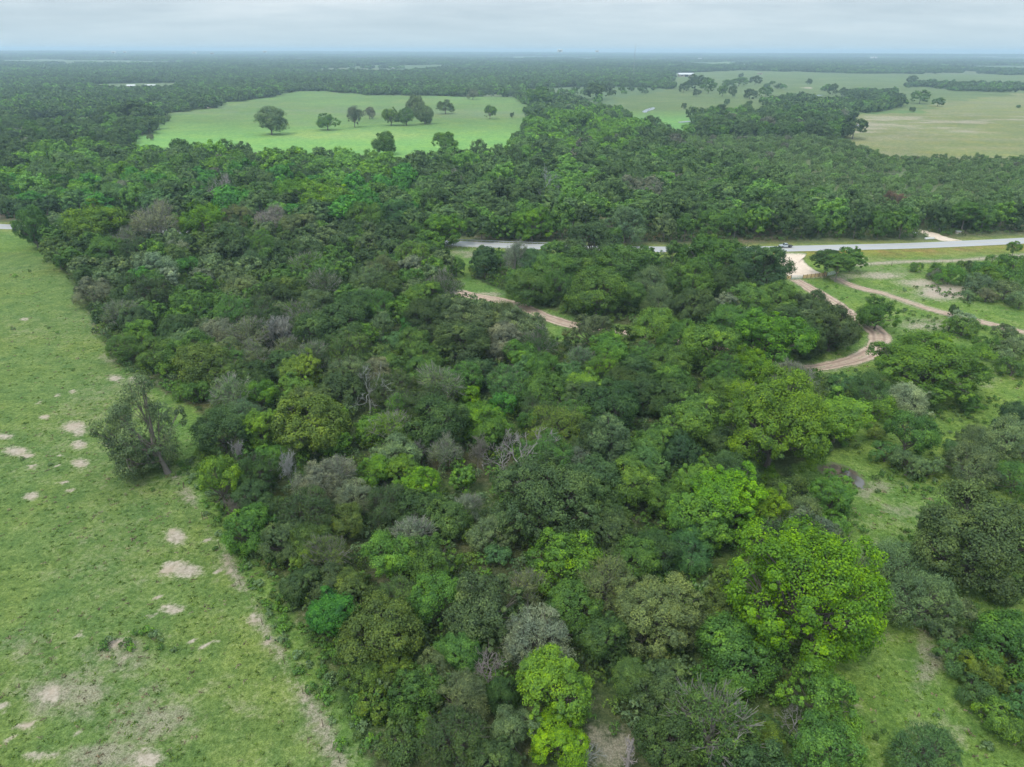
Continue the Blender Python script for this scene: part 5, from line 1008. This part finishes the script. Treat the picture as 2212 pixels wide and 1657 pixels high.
wire_fence([(1880, 577), (1925, 574), (1970, 571), (2016, 569), (2035, 568.5), (2056, 567.5), (2075, 566.5), (2113, 562.5), (2160, 558), (2211, 552)], 'wire fence on thin posts along the bare strip below the road')
# roadside oddments
p = P(2009, 516.5); t = thing('concrete_slab', (p[0], p[1], .1), .2, label='pale concrete culvert slabs beside the sandy side drive', category='slab'); MB().box(-2.9, 1.6, -.5, .4, 0, .32).obj('slab', M_CONC, t); MB().box(-2.2, 2.6, .5, 1.3, .0, .42).obj('slab', M_CONC, t)
M_TIN = plain('weathered_tin', (0.34, 0.35, 0.34), .6, .4, .2); M_SIDE = plain('pale_siding', (0.36, 0.32, 0.26), .85, .2)
p = P(2068, 505); t = thing('utility_box', (p[0], p[1], .0), -.1, label='small grey-lidded box at the foot of the pale-trunked tree', category='box'); MB().box(-.95, .95, -.6, .6, 0, 1.15).obj('wall', M_SIDE, t); MB().box(-1.15, 1.15, -.8, .8, 1.152, 1.3).obj('roof', M_TIN, t)
p = P(1977, 507); t = thing('stone_table', (p[0], p[1], .0), .2, label='small pale slab on legs left of the sandy side drive', category='table'); MB().box(-1.2, 1.2, -.45, .45, .85, 1.0).obj('top', M_CONC, t)
for s_ in (-1, 1): MB().box(s_ * .85 - .12, s_ * .85 + .12, -.3, .3, 0, .848).obj('leg', M_CONC, t)
p = P(1127, 519.5); t = thing('marker_post', (p[0], p[1], .0), 0, label='thin orange-banded marker post on the far verge', category='post'); MB().tube([(0, 0, -.1), (0, 0, 2.6)], [.07, .06], 7).obj('pole', M_GALV, t); MB().cyl((0, 0, .9), (0, 0, 1), .10, .7, 9).obj('band', plain('orange_band', (.62, .20, .04), .6), t)

# ------------------------------------------------------------------ far buildings
M_WHITE = plain('white_metal', (0.62, 0.62, 0.60), .5, .4, var=.08); M_GREYR = plain('grey_metal_roof', (0.52, 0.52, 0.53), .6, .3, .0, var=.12); M_REDW = plain('faded_red_wall', (0.34, 0.12, 0.09), .8, .2); M_DARKO = plain('dark_opening', (0.03, 0.03, 0.03), .9, .1); M_BROWNR = plain('brown_roof', (0.22, 0.16, 0.14), .8, .2); M_TANW = plain('tan_wall', (0.42, 0.36, 0.29), .8, .2)
def building(X, Y, wpx, label, roof=M_WHITE, wall=M_TANW, dmax=5200, name='barn', rz=0.0, depth=.55, open_front=False, hh=None):
    d = ray(X, Y); p, t = at(X, Y, 0.0)
    tt = t if 0 < t < dmax else dmax
    pos = np.array([0, 0, CAM_H]) + d * tt; z0 = max(pos[2], float(hill(pos[0], pos[1])) - .3) if tt == dmax else float(hill(pos[0], pos[1])) - .2
    w = wpx * mpp(tt); dp = w * depth; h = hh or min(max(w * .16, 3.0), 8); rise = dp * .16
    t_ = thing(name, (pos[0], pos[1], z0), rz, label=label, category='building')
    wl_ = MB()
    if open_front:
        wl_.box(-w / 2, w / 2, dp / 2 - .25, dp / 2, 0, h)
        for s_ in (-1, 1): wl_.box(s_ * (w / 2 - .15) - .15, s_ * (w / 2 - .15) + .15, -dp / 2, dp / 2 - .26, 0, h)
    else: wl_.box(-w / 2, w / 2, -dp / 2, dp / 2, 0, h)
    wl_.obj('wall', wall, t_)
    e = .06 * w
    MB().add([(-w / 2 - e, -dp / 2 - e, h + .02), (w / 2 + e, -dp / 2 - e, h + .02), (w / 2 + e, dp / 2 + e, h + .02), (-w / 2 - e, dp / 2 + e, h + .02), (-w / 2 - e, 0, h + rise), (w / 2 + e, 0, h + rise)], [(0, 1, 5, 4), (2, 3, 4, 5), (0, 4, 3), (1, 2, 5), (0, 3, 2, 1)]).obj('roof', roof, t_)
    if open_front:
        for k in range(4): MB().box(-w / 2 + (k + .8) * w / 5 - .15, -w / 2 + (k + .8) * w / 5 + .15, -dp / 2, -dp / 2 + .3, 0, h - .01).obj('post', M_POST, t_)
    else:
        MB().box(-w * .12, w * .12, -dp / 2 - .08, -dp / 2 - .004, 0, h * .8).obj('door', M_DARKO, t_)
        for s_ in (-1, 1): MB().box(s_ * w * .32 - w * .05, s_ * w * .32 + w * .05, -dp / 2 - .06, -dp / 2 - .004, h * .4, h * .75).obj('window', M_DARKO, t_)
    return t_
building(283.6, 187.5, 15, 'pale-roofed farm building beside the far clearing, smaller of the pair', rz=.35, depth=.8, wall=M_TANW)
building(325, 187.5, 20, 'long white-roofed open shed beside the far clearing', depth=.5, wall=M_DARKO, open_front=True)
building(284, 168, 8, 'little pale roof among trees above the far shed', rz=.4)
building(1442, 164, 15, 'white gabled barn left of the long grey barn', depth=.4, wall=M_TANW)
building(1480, 166.5, 30, 'long grey-roofed barn in the far field', roof=M_GREYR, depth=.6, wall=M_TANW)
building(1420, 161.5, 7, 'small faded red barn among far trees', roof=M_BROWNR, wall=M_REDW)
building(1640, 162, 10, 'small brown-roofed hut in the far field', roof=M_BROWNR, wall=M_TANW)
building(1371, 157, 6, 'narrow pale house above the tree belt', roof=M_GREYR, wall=M_WHITE, depth=.9)
building(1609, 143, 6, 'tiny white roof at the end of the far lane', wall=M_WHITE)
building(627, 158, 12, 'low grey roof in the far left woods', roof=M_GREYR); building(604, 160, 8, 'small pale roof next to the low grey roof', wall=M_WHITE)
building(849, 150.5, 8, 'small white roof in mid distant woods', wall=M_WHITE); building(1070, 135.5, 8, 'pale distant house, left of a close pair', wall=M_WHITE); building(1082, 135.5, 6, 'pale distant house, right of a close pair', wall=M_WHITE)
building(1886, 126, 12, 'white shed far off under the right horizon', wall=M_WHITE); building(1908, 138.5, 6, 'cream house in the right far woods', wall=M_WHITE)
building(1209, 112.8, 11, 'large white building on the horizon', wall=M_WHITE, hh=16); building(1289, 112.8, 7, 'white building on the horizon, right of the largest', wall=M_WHITE, hh=12)
building(246, 115, 8, 'cream building on the left horizon, first of two', wall=M_WHITE, hh=10); building(270, 114, 6, 'cream building on the left horizon, second of two', wall=M_WHITE, hh=9); building(420, 116, 8, 'tilted white roof on the left horizon', wall=M_WHITE, hh=9); building(572, 113.5, 7, 'white speck of a building on the horizon', wall=M_WHITE, hh=10); building(458, 117, 7, 'pale pinkish roof on the left horizon', wall=M_TANW, roof=M_TANW, hh=8); building(1511, 127, 6, 'pale roof in the distant right woods', wall=M_WHITE)
# lattice mast on the horizon
d = ray(1371, 113); tt = 2200; pos = np.array([0, 0, CAM_H]) + d * tt; mast = thing('radio_mast', (pos[0], pos[1], hill(pos[0], pos[1])), 0, label='faint thin mast rising over the horizon', category='mast')
hm = float((np.array([0, 0, CAM_H]) + ray(1371, 95) * tt)[2] - hill(pos[0], pos[1])); m = MB()
for a in range(3): m.tube([(2.2 * math.cos(a * 2.1), 2.2 * math.sin(a * 2.1), 0), (.8 * math.cos(a * 2.1), .8 * math.sin(a * 2.1), hm)], [.16, .12], 4)
m.obj('legs', M_STEEL, mast); m = MB()
for k in range(int(hm / 6)):
    z = k * 6.0; r_ = 2.2 - 1.4 * z / hm; q = [(r_ * math.cos(a * 2.1), r_ * math.sin(a * 2.1), z + (6 if a % 2 else 0)) for a in range(4)]; m.tube(q, [.08] * 4, 3, cap=False)
m.obj('lattice', M_STEEL, mast)

# ------------------------------------------------------------------ haze over the whole land
HAZE = 0.00014
hb = NB('haze_air'); pv = hb.node('ShaderNodeVolumePrincipled'); pv.inputs['Color'].default_value = (0.66, 0.87, 1.0, 1); pv.inputs['Density'].default_value = HAZE; pv.inputs['Anisotropy'].default_value = 0.2
hb.l.new(pv.outputs[0], hb.node('ShaderNodeOutputMaterial').inputs['Volume'])
HB = 16100; htop = 104.0
hz_o = MB().box(-HB, HB, -HB, HB, -2.0, htop).obj('haze', hb.m, None, kind='stuff'); hz_o['label'] = 'thin pale bluish haze over the plain'
